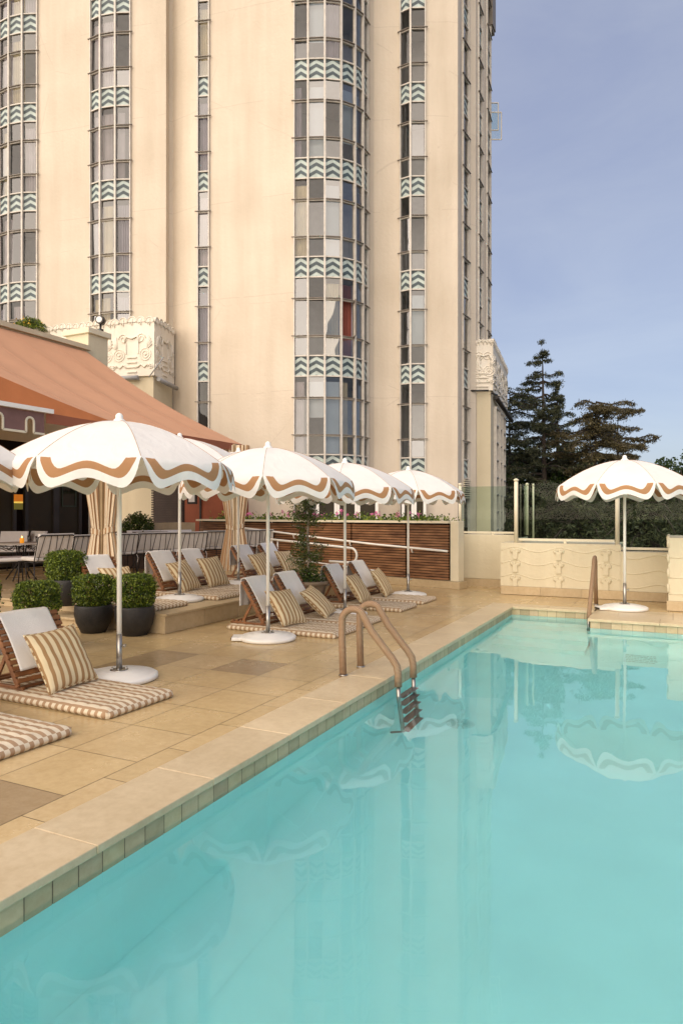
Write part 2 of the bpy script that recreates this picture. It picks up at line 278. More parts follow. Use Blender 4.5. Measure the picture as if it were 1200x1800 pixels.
# ------------------------------------------------------------------ mesh builder
class MB:
    def __init__(s): s.v = []; s.f = []; s.m = []; s.uv = []; s.t = []; s.sm = []
    def face(s, idx, m=0, uv=None, t=None, sm=False): s.f.append(tuple(idx)); s.m.append(m); s.uv.append(uv); s.t.append(t); s.sm.append(sm)
    def quad(s, pts, m=0, uv=None, t=None, sm=False):
        k = len(s.v); s.v += [tuple(p) for p in pts]; s.face(range(k, k+len(pts)), m, uv, t, sm)
    def box(s, x0, y0, z0, x1, y1, z1, m=0, t=None, mtx=None):
        p = [(x0,y0,z0),(x1,y0,z0),(x1,y1,z0),(x0,y1,z0),(x0,y0,z1),(x1,y0,z1),(x1,y1,z1),(x0,y1,z1)]
        if mtx is not None: p = [tuple(mtx @ Vector(q)) for q in p]
        k = len(s.v); s.v += p
        for f in ((0,3,2,1),(4,5,6,7),(0,1,5,4),(1,2,6,5),(2,3,7,6),(3,0,4,7)): s.face([k+i for i in f], m, None, t)
    def bar(s, a, b, w, h, m=0, up=(0,0,1)):          # rectangular bar a->b, w across, h along up
        a = Vector(a); b = Vector(b); d = (b-a); ln = d.length
        if ln < 1e-6: return
        d.normalize(); up = Vector(up); x = d.cross(up)
        if x.length < 1e-4: x = d.cross(Vector((1,0,0)))
        x.normalize(); u = x.cross(d).normalized()
        k = len(s.v)
        for q in (a, b):
            for sx, su in ((-1,-1),(1,-1),(1,1),(-1,1)): s.v.append(tuple(q + x*sx*w/2 + u*su*h/2))
        for f in ((0,1,2,3),(7,6,5,4),(0,4,5,1),(1,5,6,2),(2,6,7,3),(3,7,4,0)): s.face([k+i for i in f], m)
    def tube(s, pts, r, n=8, m=0, caps=True, rad=None, closed=False):
        pts = [Vector(p) for p in pts]; k0 = len(s.v); prev = None; acc = 0; cum = []
        for i, p in enumerate(pts):
            if i: acc += (p-pts[i-1]).length
            cum.append(acc)
            a = pts[max(i-1, 0)]; b = pts[min(i+1, len(pts)-1)]; d = (b-a).normalized()
            if prev is None:
                ref = Vector((0,0,1)) if abs(d.z) < .9 else Vector((1,0,0)); x = d.cross(ref).normalized()
            else:
                x = prev - d*prev.dot(d)
                x = x.normalized() if x.length > 1e-5 else d.orthogonal().normalized()
            prev = x; y = d.cross(x); rr = rad[i] if rad else r
            for j in range(n):
                an = 2*PI*j/n; s.v.append(tuple(p + (x*math.cos(an)+y*math.sin(an))*rr))
        for i in range(len(pts)-1):
            for j in range(n):
                a = k0+i*n+j; b = k0+i*n+(j+1) % n
                s.face((a, b, b+n, a+n), m, [(cum[i],j/n),(cum[i],(j+1)/n),(cum[i+1],(j+1)/n),(cum[i+1],j/n)], None, True)
        if caps:
            s.face([k0+j for j in range(n)][::-1], m); s.face([k0+(len(pts)-1)*n+j for j in range(n)], m)
    def lathe(s, prof, cx=0, cy=0, n=32, m=0, sm=True, z0=0, caps=True):
        k0 = len(s.v)
        for r, z in prof:
            for j in range(n): a = 2*PI*j/n; s.v.append((cx+r*math.cos(a), cy+r*math.sin(a), z+z0))
        for i in range(len(prof)-1):
            for j in range(n):
                a = k0+i*n+j; b = k0+i*n+(j+1) % n; s.face((a, b, b+n, a+n), m, None, None, sm)
        if caps:
            s.face([k0+j for j in range(n)][::-1], m); s.face([k0+(len(prof)-1)*n+j for j in range(n)], m)
    def grid(s, fn, nu, nv, m=0, uvf=None, sm=True, closeu=False):
        k0 = len(s.v); U = nu if closeu else nu+1
        for j in range(nv+1):
            for i in range(U): s.v.append(tuple(fn(i/nu, j/nv)))
        for j in range(nv):
            for i in range(nu):
                a = k0+j*U+i; b = k0+j*U+((i+1) % U if closeu else i+1)
                uv = None
                if uvf: uv = [uvf(i/nu, j/nv), uvf((i+1)/nu, j/nv), uvf((i+1)/nu, (j+1)/nv), uvf(i/nu, (j+1)/nv)]
                s.face((a, b, b+U, a+U), m, uv, None, sm)
    def prism(s, poly, z0, z1, m=0, top=True, bottom=False, closed=True):
        n = len(poly); k = len(s.v)
        s.v += [(x, y, z0) for x, y in poly] + [(x, y, z1) for x, y in poly]
        for i in range(n if closed else n-1): j = (i+1) % n; s.face((k+i, k+j, k+n+j, k+n+i), m)
        if top: s.face([k+n+i for i in range(n)], m)
        if bottom: s.face([k+i for i in range(n)][::-1], m)
    def build(s, name, mats, parent=None, world=False, bevel=0, solid=0, subsurf=0):
        off = Vector(parent.location) if (parent is not None and world) else Vector((0,0,0))
        if parent is not None and world:
            par = parent.parent
            while par is not None: off = off + Vector(par.location); par = par.parent
        me = bpy.data.meshes.new(name)
        me.from_pydata([tuple(Vector(p)-off) for p in s.v], [], s.f)
        for mm in (mats if isinstance(mats, (list, tuple)) else [mats]): me.materials.append(mm)
        me.polygons.foreach_set('material_index', s.m); me.polygons.foreach_set('use_smooth', s.sm)
        if any(u is not None for u in s.uv):
            ul = me.uv_layers.new(name='uv'); i = 0
            for f, u in zip(s.f, s.uv):
                for q in range(len(f)):
                    if u is not None: ul.data[i].uv = u[q]
                    i += 1
        if any(t is not None for t in s.t) or any(mm.name in ('step_limestone','coping_limestone','polished_limestone','waterline_tile','broad_leaf') for mm in (mats if isinstance(mats,(list,tuple)) else [mats])):
            ca = me.color_attributes.new('tint', 'FLOAT_COLOR', 'CORNER'); i = 0
            buf = []
            for f, t in zip(s.f, s.t):
                tt = (1,1,1) if t is None else (t if isinstance(t, (tuple, list)) else (t, t, t))
                buf += [tt[0], tt[1], tt[2], 1.0]*len(f)
            ca.data.foreach_set('color', buf)
        me.update()
        o = bpy.data.objects.new(name, me); col.objects.link(o)
        if parent is not None: o.parent = parent
        if bevel:
            b = o.modifiers.new('bevel', 'BEVEL'); b.width = bevel; b.segments = 2; b.limit_method = 'ANGLE'
        if solid:
            b = o.modifiers.new('solid', 'SOLIDIFY'); b.thickness = solid; b.offset = 0
        if subsurf:
            b = o.modifiers.new('sub', 'SUBSURF'); b.levels = subsurf; b.render_levels = subsurf
        return o
def tag(o, label, cat, group=None, kind=None):
    if label: o['label'] = label
    if cat: o['category'] = cat
    if group: o['group'] = group
    if kind: o['kind'] = kind
    return o
def thing(name, label, cat, loc=(0,0,0), rz=0, group=None):
    o = bpy.data.objects.new(name, None); o.empty_display_size = .1; col.objects.link(o); o.location = loc; o.rotation_euler = (0,0,rz)
    return tag(o, label, cat, group)
kids = {}
def children(o): return [c for c in bpy.data.objects if c.parent == o]
def copy_tree(o, parent=None, tree=None):
    tree = tree if tree is not None else tree_of(o)
    c = o.copy(); col.objects.link(c)
    if parent is not None: c.parent = parent
    for ch, sub in tree: copy_tree(ch, c, sub)
    return c
def tree_of(o): return [(c, tree_of(c)) for c in children(o)]
def copy_thing(o, loc, rz, label, group=None, tree=None, scale=None):
    c = copy_tree(o, None, tree); c.location = loc; c.rotation_euler = (0,0,rz); c['label'] = label
    if group: c['group'] = group
    if scale: c.scale = (scale, scale, scale)
    return c
def struct(o, label=None): o['kind'] = 'structure'; return o
def arc(c, r, a0, a1, n, ax=(1,0,0), ay=(0,0,1)):
    c = Vector(c); ax = Vector(ax); ay = Vector(ay)
    return [c + ax*r*math.cos(a0+(a1-a0)*i/n) + ay*r*math.sin(a0+(a1-a0)*i/n) for i in range(n+1)]

# ================================================================== GROUND, DECK, POOL
WZ = -.13                        # water level
PX = -2.52; PYF = 11.95; LX = -1.14; LY = 11.05; FLOOR = -1.55; PNEAR = -5.0; PRIGHT = 7.5
g = MB(); g.quad([(-500,-500,-2.2),(500,-500,-2.2),(500,500,-2.2),(-500,500,-2.2)]); struct(g.build('ground', M['ground']))
def slab_field(mb, x0, x1, y0, y1, z, tx, ty, gap=.005, dark=None, ox=0, oy=0, m=0, base=1.0, tone=None):
    nx = int(math.ceil((x1-ox)/tx))+1; i0 = int(math.floor((x0-ox)/tx)); j0 = int(math.floor((y0-oy)/ty)); j1 = int(math.ceil((y1-oy)/ty))
    for i in range(i0, nx):
        for j in range(j0, j1):
            a = max(ox+i*tx+gap/2, x0); b = min(ox+(i+1)*tx-gap/2, x1); c = max(oy+j*ty+gap/2, y0); d = min(oy+(j+1)*ty-gap/2, y1)
            if b-a < .01 or d-c < .01: continue
            rnd = random.Random(i*977+j*131+5); k = rnd.uniform(.945, 1.045); wv = rnd.uniform(-.02, .02)
            t = (k*(1+wv*.3), k, k*(1-wv*2))
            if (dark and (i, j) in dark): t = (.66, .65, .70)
            mb.quad([(a,c,z),(b,c,z),(b,d,z),(a,d,z)], m, None, t)
TX = .585; OX = -3.108; OY = 3.39 - TX*6
sub = MB()                       # grout bed under the slabs
sub.box(-20, -4, -.25, PX-.002, PYF+5.2, -.004); sub.box(PX-.002, PYF+.05, -.25, 9, 17.2, -.004); sub.box(LX+.06, LY+.06, -.25, 9, PYF+.06, -.005)
struct(sub.build('deck_bed', M['grout']))
dk = MB()
def cell(px, py):
    x, y = W(px, py); return (int(math.floor((x-OX)/TX)), int(math.floor((y-OY)/TX)))
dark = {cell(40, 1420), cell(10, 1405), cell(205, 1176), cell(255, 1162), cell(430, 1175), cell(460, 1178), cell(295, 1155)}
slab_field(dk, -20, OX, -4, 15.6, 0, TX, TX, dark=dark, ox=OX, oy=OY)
slab_field(dk, OX, PX-.40, -4, PYF+.32, 0, .19, TX, ox=OX, oy=OY+.3)
slab_field(dk, OX, 9, PYF+.32, 17, 0, TX*1.3, TX, ox=OX, oy=PYF+.32)
struct(dk.build('pool_deck', M['deck']))
# coping
cp = MB()
def coping(mb, a, b, c, d, axis, ln=.92):
    # slab run; axis 'y' runs along y
    n = int(math.ceil(((d-c) if axis == 'y' else (b-a))/ln))
    for i in range(n):
        t = random.Random(i*17+int(a*10)).uniform(.93, 1.06)
        if axis == 'y':
            y0 = c+i*ln; y1 = min(c+(i+1)*ln, d)
            mb.box(a, y0+.002, -.036, b, y1-.002, .008, 0, (t, t*.99, t*.98))
        else:
            x0 = a+i*ln; x1 = min(a+(i+1)*ln, b)
            mb.box(x0+.002, c, -.036, x1-.002, d, .008, 0, (t, t*.99, t*.98))
coping(cp, PX-.40, PX+.035, -4, PYF-.035, 'y')
coping(cp, PX-.40, LX+.0, PYF-.035, PYF+.32, 'x', 1.0)
coping(cp, LX-.035, 9, LY-.035, LY+.35, 'x', 1.0)
coping(cp, LX-.035, LX+.36, LY+.352, PYF+.32, 'y', 1.3)
slab_field(cp, LX+.362, 9, LY+.352, PYF+.318, .007, .9, .6)
struct(cp.build('pool_coping', M['coping'], bevel=.005))
# pool shell
sh = MB()
def wallq(p, q, z0, z1, m=0): sh.quad([(p[0],p[1],z0),(q[0],q[1],z0),(q[0],q[1],z1),(p[0],p[1],z1)], m)
outline = [(PX, PNEAR), (PX, PYF), (LX, PYF), (LX, LY), (PRIGHT, LY), (PRIGHT, PNEAR)]
for i in range(6):
    p, q = outline[i], outline[(i+1) % 6]; wallq(p, q, FLOOR, -.03)
sh.quad([(PX,PNEAR,FLOOR),(PRIGHT,PNEAR,FLOOR),(PRIGHT,PYF,FLOOR),(PX,PYF,FLOOR)])
for k, (yy, zz) in enumerate(((11.55, -.42), (11.15, -.72), (10.75, -1.02), (10.35, -1.3))): sh.box(PX+.001, yy, FLOOR+.001*k, LX-.003, PYF-.002 if yy > LY else LY+.2, zz)
def cove(p, q, nrm, r=.38):
    p = Vector((*p, 0)); q = Vector((*q, 0)); nv = Vector((*nrm, 0))
    sh.grid(lambda u, v: p.lerp(q, u)+nv*(r*(1-math.cos(v*PI/2))+.002)+Vector((0,0,FLOOR+.002+r*(1-math.sin(v*PI/2)))), 2, 14)
cove((PX, PNEAR), (PX, PYF), (1, 0)); cove((LX, LY), (PRIGHT, LY), (0, -1))
sh.box(PX-.3, PNEAR-.3, FLOOR-.4, PX-.28, PNEAR-.28, FLOOR-.3)
struct(sh.build('pool_basin', M['plaster']))
tl = MB()
def tiles(p, q, nrm):
    p = Vector(p); q = Vector(q); d = q-p; n = int(d.length/.15); d.normalize(); nv = Vector(nrm)
    for i in range(n+1):
        a = p+d*(i*.15+.003); b = p+d*min((i+1)*.15-.003, (q-p).length)
        if (b-a).length < .01: continue
        t = random.Random(i*31).uniform(.82, 1.12)
        a = a+nv*.008; b = b+nv*.008
        tl.quad([(a.x,a.y,-.19),(b.x,b.y,-.19),(b.x,b.y,-.034),(a.x,a.y,-.034)], 0, None, (t, t*random.uniform(.97,1.03), t))
    tl.quad([(p.x+nv.x*.004,p.y+nv.y*.004,-.19),(q.x+nv.x*.004,q.y+nv.y*.004,-.19),(q.x+nv.x*.004,q.y+nv.y*.004,-.034),(p.x+nv.x*.004,p.y+nv.y*.004,-.034)], 1)
tiles((PX,PNEAR,0), (PX,PYF,0), (1,0,0)); tiles((PX,PYF,0), (LX,PYF,0), (0,-1,0)); tiles((LX,PYF,0), (LX,LY,0), (-1,0,0)); tiles((LX,LY,0), (PRIGHT,LY,0), (0,-1,0))
struct(tl.build('waterline_tiles', [M['tile'], M['grout']]))
# water: closed body with refraction and absorption
wm, n, l, b = new_mat('pool_water'); n.remove(b); out = n['Material Output']
gl = n.new('ShaderNodeBsdfGlass'); gl.inputs['IOR'].default_value = 1.333; gl.inputs['Roughness'].default_value = 0; gl.inputs['Color'].default_value = (1,1,1,1)
tcn = n.new('ShaderNodeTexCoord'); nz = n.new('ShaderNodeTexNoise'); nz.inputs['Scale'].default_value = 1.1; nz.inputs['Detail'].default_value = 3
mpn = n.new('ShaderNodeMapping'); mpn.inputs['Scale'].default_value = (1.5, .8, 1); l.new(tcn.outputs['Object'], mpn.inputs[0]); l.new(mpn.outputs[0], nz.inputs['Vector'])
bp = n.new('ShaderNodeBump'); bp.inputs['Strength'].default_value = .05; bp.inputs['Distance'].default_value = .04
l.new(nz.outputs['Fac'], bp.inputs['Height']); l.new(bp.outputs[0], gl.inputs['Normal'])
ab = n.new('ShaderNodeVolumeAbsorption'); ab.inputs['Color'].default_value = (.30, .86, .88, 1); ab.inputs['Density'].default_value = .07
l.new(gl.outputs[0], out.inputs['Surface']); l.new(ab.outputs[0], out.inputs['Volume'])
wt = MB(); wo = [(PX-.02, PNEAR-.02), (PX-.02, PYF+.02), (LX+.02, PYF+.02), (LX+.02, LY+.02), (PRIGHT+.02, LY+.02), (PRIGHT+.02, PNEAR-.02)]
wt.prism(wo[::-1], FLOOR-.1, WZ, 0, True, True); struct(wt.build('water', wm))

# terrace platform and steps
TZ = .27
def stone_block(mb, x0, x1, y0, y1, z0, z1, seed=0):
    mb.box(x0, y0, z0, x1, y1, z1, 0, random.Random(seed).uniform(.92, 1.05))
tb = MB()
yy = 7.15; k = 0
while yy < 14.0:                                    # riser stones along the front edge
    y1 = min(yy+.86, 14.0); stone_block(tb, -6.45, -6.08, yy+.002, y1-.002, .002, TZ-.035, k); stone_block(tb, -6.50, -6.05, yy+.002, y1-.002, TZ-.034, TZ, k+40); yy = y1; k += 1
stone_block(tb, -7.40, -6.452, 7.15, 7.5, .002, TZ-.035, 88); stone_block(tb, -7.42, -6.502, 7.12, 7.5, TZ-.034, TZ, 89)
for i in range(7):                                   # two broad steps on the left
    xa = -7.43-(i+1)*1.2; xb = -7.43-i*1.2
    stone_block(tb, xa+.002, xb-.002, 7.05, 7.47, .002, .10, i+9); stone_block(tb, xa+.002, xb-.002, 7.02, 7.47, .101, .135, i+19)
    stone_block(tb, xa+.002, xb-.002, 7.45, 7.85, .136, .235, i+29); stone_block(tb, xa+.002, xb-.002, 7.42, 7.85, .236, TZ, i+39)
struct(tb.build('terrace_steps', M['step'], bevel=.006))
tf = MB(); slab_field(tf, -20, -7.43, 7.85, 20, TZ-.001, .6, .6); slab_field(tf, -7.43, -6.50, 7.5, 20, TZ-.001, .6, .6)
struct(tf.build('terrace_floor', M['deck']))
tg = MB(); tg.box(-20, 7.86, .0, -6.46, 20, TZ-.006); tg.box(-7.42, 7.5, 0, -6.46, 7.9, TZ-.007); struct(tg.build('terrace_bed', M['grout']))

# ================================================================== TOWER
SH = 3.15; B0 = 9.80
ZT = B0 + SH*6 + 1.5; ZB = -.2
tower = thing('hotel_tower', 'tall cream art deco tower with vertical strips of windows and chevron panels', 'tower', (*PD(420, 26), 0))
plan = [  # (kind, [points as (bearing, distance)])
 ('wall', [(-420, 26.6), (-26, 25.35)]),
 ('bay', [(-26, 25.35), (0.5, 24.5), (17.5, 24.25), (40.5, 24.1), (67.5, 24.08)]),
 ('wall', [(67.5, 24.08), (160, 23.5)]),
 ('bay', [(160, 23.5), (177.5, 23.28), (203.5, 23.16), (231, 23.14)]),
 ('wall', [(231, 23.14), (292, 22.85), (297, 23.25), (304, 23.3), (347, 22.65)]),
 ('bay', [(347, 22.65), (369, 22.6)]),
 ('wall', [(369, 22.6), (516, 21.8)]),
 ('bay', [(516, 21.8), (541.5, 21.75), (570.5, 21.72), (599, 21.8), (622.5, 22.05), (636.5, 22.35), (645, 22.75)]),
 ('wall', [(645, 22.75), (650, 23.05), (657, 23.18), (703, 23.15)]),
 ('bay', [(703, 23.15), (721.5, 22.93), (748, 22.92)]),
 ('wall', [(748, 22.92), (804, 22.95), (806.5, 23.05), (811, 23.45)]),
 ('bay', [(811, 23.45), (822, 24.0)]),
 ('wall', [(822, 24.0), (836, 24.2), (838.5, 24.45)]),
 ('bay', [(838.5, 24.45), (845.5, 25.0)]),
 ('wall', [(845.5, 25.0), (852, 25.2), (853.5, 25.5)]),
 ('bay', [(853.5, 25.5), (860, 26.3)]),
 ('wall', [(860, 26.3), (862, 26.7), (863, 34.0)]),
]
wl = MB(); bays = []
for kind, pts in plan:
    P = [PD(*p) for p in pts]
    if kind == 'wall':
        wl.prism(P, ZB, ZT+.8, 0, False, False, False)
    else: bays.append(P)
P0 = PD(-420, 26.6); P1 = PD(863, 34); wl.quad([(*P1, ZB), (*PD(-420, 36), ZB), (*PD(-420, 36), ZT+.8), (*P1, ZT+.8)]); wl.quad([(*PD(-420, 36), ZB), (*P0, ZB), (*P0, ZT+.8), (*PD(-420, 36), ZT+.8)])
allp = [PD(*p) for k, pts in plan for p in pts]; 
wl.prism([allp[0]] + allp[1:] + [PD(-420, 36)], ZT+.4, ZT+.45, 0)
wl.build('wall', M['tower'], tower, world=True)
def seg_frame(P):   # outward normal for panel p->q, camera side
    out = []
    for i in range(len(P)-1):
        p = Vector((*P[i], 0)); q = Vector((*P[i+1], 0)); d = (q-p).normalized(); nv = Vector((d.y, -d.x, 0))
        if nv.dot(Vector((0,0,0))-p) < 0 and i == 0 and len(P) == 2: pass
        out.append((p, q, d, nv))
    return out
rnd = random.Random(3)
storeys = range(-3, 7)
ci = 0
for bi, P in enumerate(bays):
    S = seg_frame(P)
    cen = Vector((sum(p[0] for p in P)/len(P), sum(p[1] for p in P)/len(P), 0))
    for k in storeys:
        b0 = B0 + SH*k           # top of chevron band
        fr = MB(); gl_ = MB(); cu = MB(); ch = MB()
        zlo, zhi = b0-.65, b0+2.5
        if b0 < 1.0: zlo = max(zlo, .3)
        lv = [b0-.65, b0, b0+.60, b0+1.79]
        openk = (bi == 3 and k == -1)
        # mullions
        for i, p in enumerate(P):
            pv = Vector((*p, 0))
            if i == 0: d = S[0][2]; nv = S[0][3]
            elif i == len(P)-1: d = S[-1][2]; nv = S[-1][3]
            else: d = (S[i-1][2]+S[i][2]).normalized(); nv = (S[i-1][3]+S[i][3]).normalized()
            wdt = .04 if i in (0, len(P)-1) else .062
            c = pv + nv*.02
            if i == 0: c = c + d*.025
            if i == len(P)-1: c = c - d*.025
            fr.bar(c+Vector((0,0,zlo)), c+Vector((0,0,zhi)), wdt, .10, 0, up=nv)
        for i, (p, q, d, nv) in enumerate(S):
            a = p + d*.03; bq = q - d*.03
            for z in lv:
                if z < .3: continue
                fr.bar(a+nv*.012+Vector((0,0,z)), bq+nv*.012+Vector((0,0,z)), .05, .04, 0)
            for z in (lv[2], lv[3]):   # projecting drip ledges with small tips
                if z < .3: continue
                e0 = .09 if i == 0 else 0; e1 = .09 if i == len(S)-1 else 0
                fr.bar(a-d*e0+nv*.07+Vector((0,0,z+.03)), bq+d*e1+nv*.07+Vector((0,0,z+.03)), .05, .022, 1)
            # chevrons
            w_ = (bq-a).length; h = .60; zb = b0-.625
            if zb > 0:
                def pt(u, z, off): return tuple(a + d*(u*w_) + nv*off + Vector((0,0,z)))
                ch.quad([pt(0,zb,-.012), pt(1,zb,-.012), pt(1,zb+h,-.012), pt(0,zb+h,-.012)], 0)
                rise = h*.22; th = h*.19
                for c_ in range(-1, 4):
                    z0 = c_*(h*.385) + h*.02
                    def cl(z): return min(max(z, 0), h)
                    # each V limb clipped by subdividing in u
                    nn = 6
                    for half in (0, 1):
                        for s_ in range(nn):
                            u0 = s_/nn*.5; u1 = (s_+1)/nn*.5
                            zz0 = z0 + rise*(u0/.5); zz1 = z0 + rise*(u1/.5)
                            lo0, hi0, lo1, hi1 = cl(zz0), cl(zz0+th), cl(zz1), cl(zz1+th)
                            if hi0-lo0 < .004 and hi1-lo1 < .004: continue
                            ua, ub = (u0, u1) if half == 0 else (1-u0, 1-u1)
                            ch.quad([pt(ua,zb+lo0,-.006), pt(ub,zb+lo1,-.006), pt(ub,zb+hi1,-.006), pt(ua,zb+hi0,-.006)], 1)
            # glass panes, each very slightly out of plane so reflections differ
            for (z0, z1) in ((b0+.03, b0+.57), (b0+.63, b0+1.76), (b0+1.82, b0+2.47)):
                if z1 < .4: continue
                z0 = max(z0, .32)
                if openk and i in (3,) and z0 > b0+.6 and z1 < b0+1.8: continue
                ta = rnd.uniform(-.012, .012); tb_ = rnd.uniform(-.012, .012)
                A = a+nv*(-.015+ta*.3); Bq = bq+nv*(-.015-ta*.3)
                gl_.quad([A+nv*tb_+Vector((0,0,z0)), Bq+nv*tb_+Vector((0,0,z0)), Bq-nv*tb_+Vector((0,0,z1)), A-nv*tb_+Vector((0,0,z1))], rnd.choice((0, 0, 1, 1, 2)))
            # curtains behind, pleated
            prob = .85 if bi in (0, 1, 2) else (.72 if bi == 3 else .5)
            if bi == 4 and i == 0: prob = .15
            if rnd.random() < prob or (openk and i == 3):
                ca = a - nv*.16; cb = bq - nv*.16; np_ = 22; cov = rnd.choice((1, 1, 1, .7, .5))
                z0 = max(b0+.05, .4); z1 = b0+2.35
                red = 1 if (openk and i in (3,)) else rnd.choice((0, 0, 2, 2, 2, 3) if bi < 3 else (0, 2, 3, 4, 4))
                if red == 4: cov = 1; z1 = b0+rnd.choice((2.35, 2.35, 2.35)); z0 = max(z0, b0+rnd.choice((.05, .05, .62, 1.2)))
                def cf(u, v, red=red, ca=ca, cb=cb, nv=nv, z0=z0, z1=z1, cov=cov, ph=rnd.random()*6):
                    return ca.lerp(cb, u*cov) + nv*((.0 if red == 4 else .022)*math.sin(u*34+ph)+(.0 if red == 4 else .01)*math.sin(u*80+ph)) + Vector((0,0,z0+(z1-z0)*v))
                if z1 > .6: cu.grid(cf, 60, 1, red)
        nm = fr.build('window', [M['frame'], M['frame_dark']], tower, world=True)
        if openk:            # outward-opening casement sash
            p, q, d, nv = S[3]; hin = q - d*.04; dirv = (-d*.35 + nv*.94).normalized()
            z0, z1 = b0+.63, b0+1.76; ww = .42
            fo = MB(); e = hin+dirv*ww
            for A, Bq in ((hin, hin), (e, e)): fo.bar(A+Vector((0,0,z0)), Bq+Vector((0,0,z1)), .03, .03, 0, up=nv)
            for z in (z0, z1): fo.bar(hin+Vector((0,0,z)), e+Vector((0,0,z)), .03, .03, 0)
            so = fo.build('sash', M['frame_dark'], nm, world=True)
            so.matrix_parent_inverse = Matrix()
        if gl_.v: gl_.build('glass', [M['glass'], M['glass_b'], M['glass_c']], nm, world=True)
        if ch.v: ch.build('chevron_panel', [M['chev_light'], M['chev_dark']], nm, world=True)
        if cu.v: cu.build('curtain', [M['curtain'], M['curtain_red'], M['curtain_b'], M['curtain_c'], M['blind']], nm, world=True)
    # room behind the bay: floors/ceilings and back wall
    rm = MB(); S0, S1 = S[0], S[-1]
    a = S0[0]; bq = S1[1]; chord = (bq-a).normalized(); nb_ = Vector((-chord.y, chord.x, 0))
    if nb_.dot(cen) < 0: nb_ = -nb_
    nb_ = nb_.normalized()
    dep = 1.6 if bi < 5 else .8
    A2 = a+nb_*dep; B2 = bq+nb_*dep
    if bi >= 5: A2 = a - S0[3]*.6; B2 = bq - S1[3]*.6
    rm.quad([A2+Vector((0,0,ZB)), B2+Vector((0,0,ZB)), B2+Vector((0,0,ZT)), A2+Vector((0,0,ZT))])
    rm.quad([a+Vector((0,0,ZB)), A2+Vector((0,0,ZB)), A2+Vector((0,0,ZT)), a+Vector((0,0,ZT))])
    rm.quad([bq+Vector((0,0,ZB)), B2+Vector((0,0,ZB)), B2+Vector((0,0,ZT)), bq+Vector((0,0,ZT))])
    for k in storeys:
        z = B0+SH*k-.66
        poly = [tuple((Vector((*p,0)))-0*nb_)[:2] for p in P] + [tuple(B2)[:2], tuple(A2)[:2]]
        sc = [(x+(cen.x-x)*.02+nb_.x*.05, y+(cen.y-y)*.02+nb_.y*.05) for x, y in poly]
        rm.prism(sc, z+.02, z+.60, 0, True, True)
    rm.build('room_interior', M['room'], tower, world=True)
# small casements standing open on the far right edge of the tower
for dz, wd in ((0, .30), (-.36, .42)):
    c = Vector((*PD(861.5, 26.35), ZH(205, 26.35)+dz)); dr = Vector((CA, SA, 0))
    fo = MB(); g2 = MB(); h = 1.05
    for A in (c, c+dr*wd): fo.bar(A+Vector((0,0,-h/2)), A+Vector((0,0,h/2)), .035, .035, 0, up=(0,1,0))
    for z in (-h/2, h/2): fo.bar(c+Vector((0,0,z)), c+dr*wd+Vector((0,0,z)), .035, .035, 0)
    so = fo.build('open_casement', M['frame'], tower, world=True)
    g2.quad([c+Vector((0,0,-h/2)), c+dr*wd+Vector((0,0,-h/2)), c+dr*wd+Vector((0,0,h/2)), c+Vector((0,0,h/2))]); g2.build('glass', M['screen_glass'], so, world=True)
# cornice nib at the upper right
cn = MB(); c = Vector((*PD(863, 26.4), 0)); zt = ZH(55, 26.4)
cn.box(c.x-.9, c.y-.12, zt, c.x+.06, c.y+.3, zt+.12); cn.box(c.x-.9, c.y-.2, zt+.121, c.x+.10, c.y+.3, zt+2.6); cn.build('cornice', M['frame_dark'], tower, world=True)
# pilaster fins and a vent grille
vg = MB(); c0 = Vector((*PD(811, 23.40), 0)); c1 = Vector((*PD(822, 23.93), 0)); nv = S_ = Vector(((c1-c0).y, -(c1-c0).x, 0)).normalized()
for i in range(9): z = ZH(875, 23.6)+i*.075; vg.bar(c0+nv*.09+Vector((0,0,z)), c1+nv*.09+Vector((0,0,z)), .06, .03)
vg.build('vent_grille', M['cream'], tower, world=True)

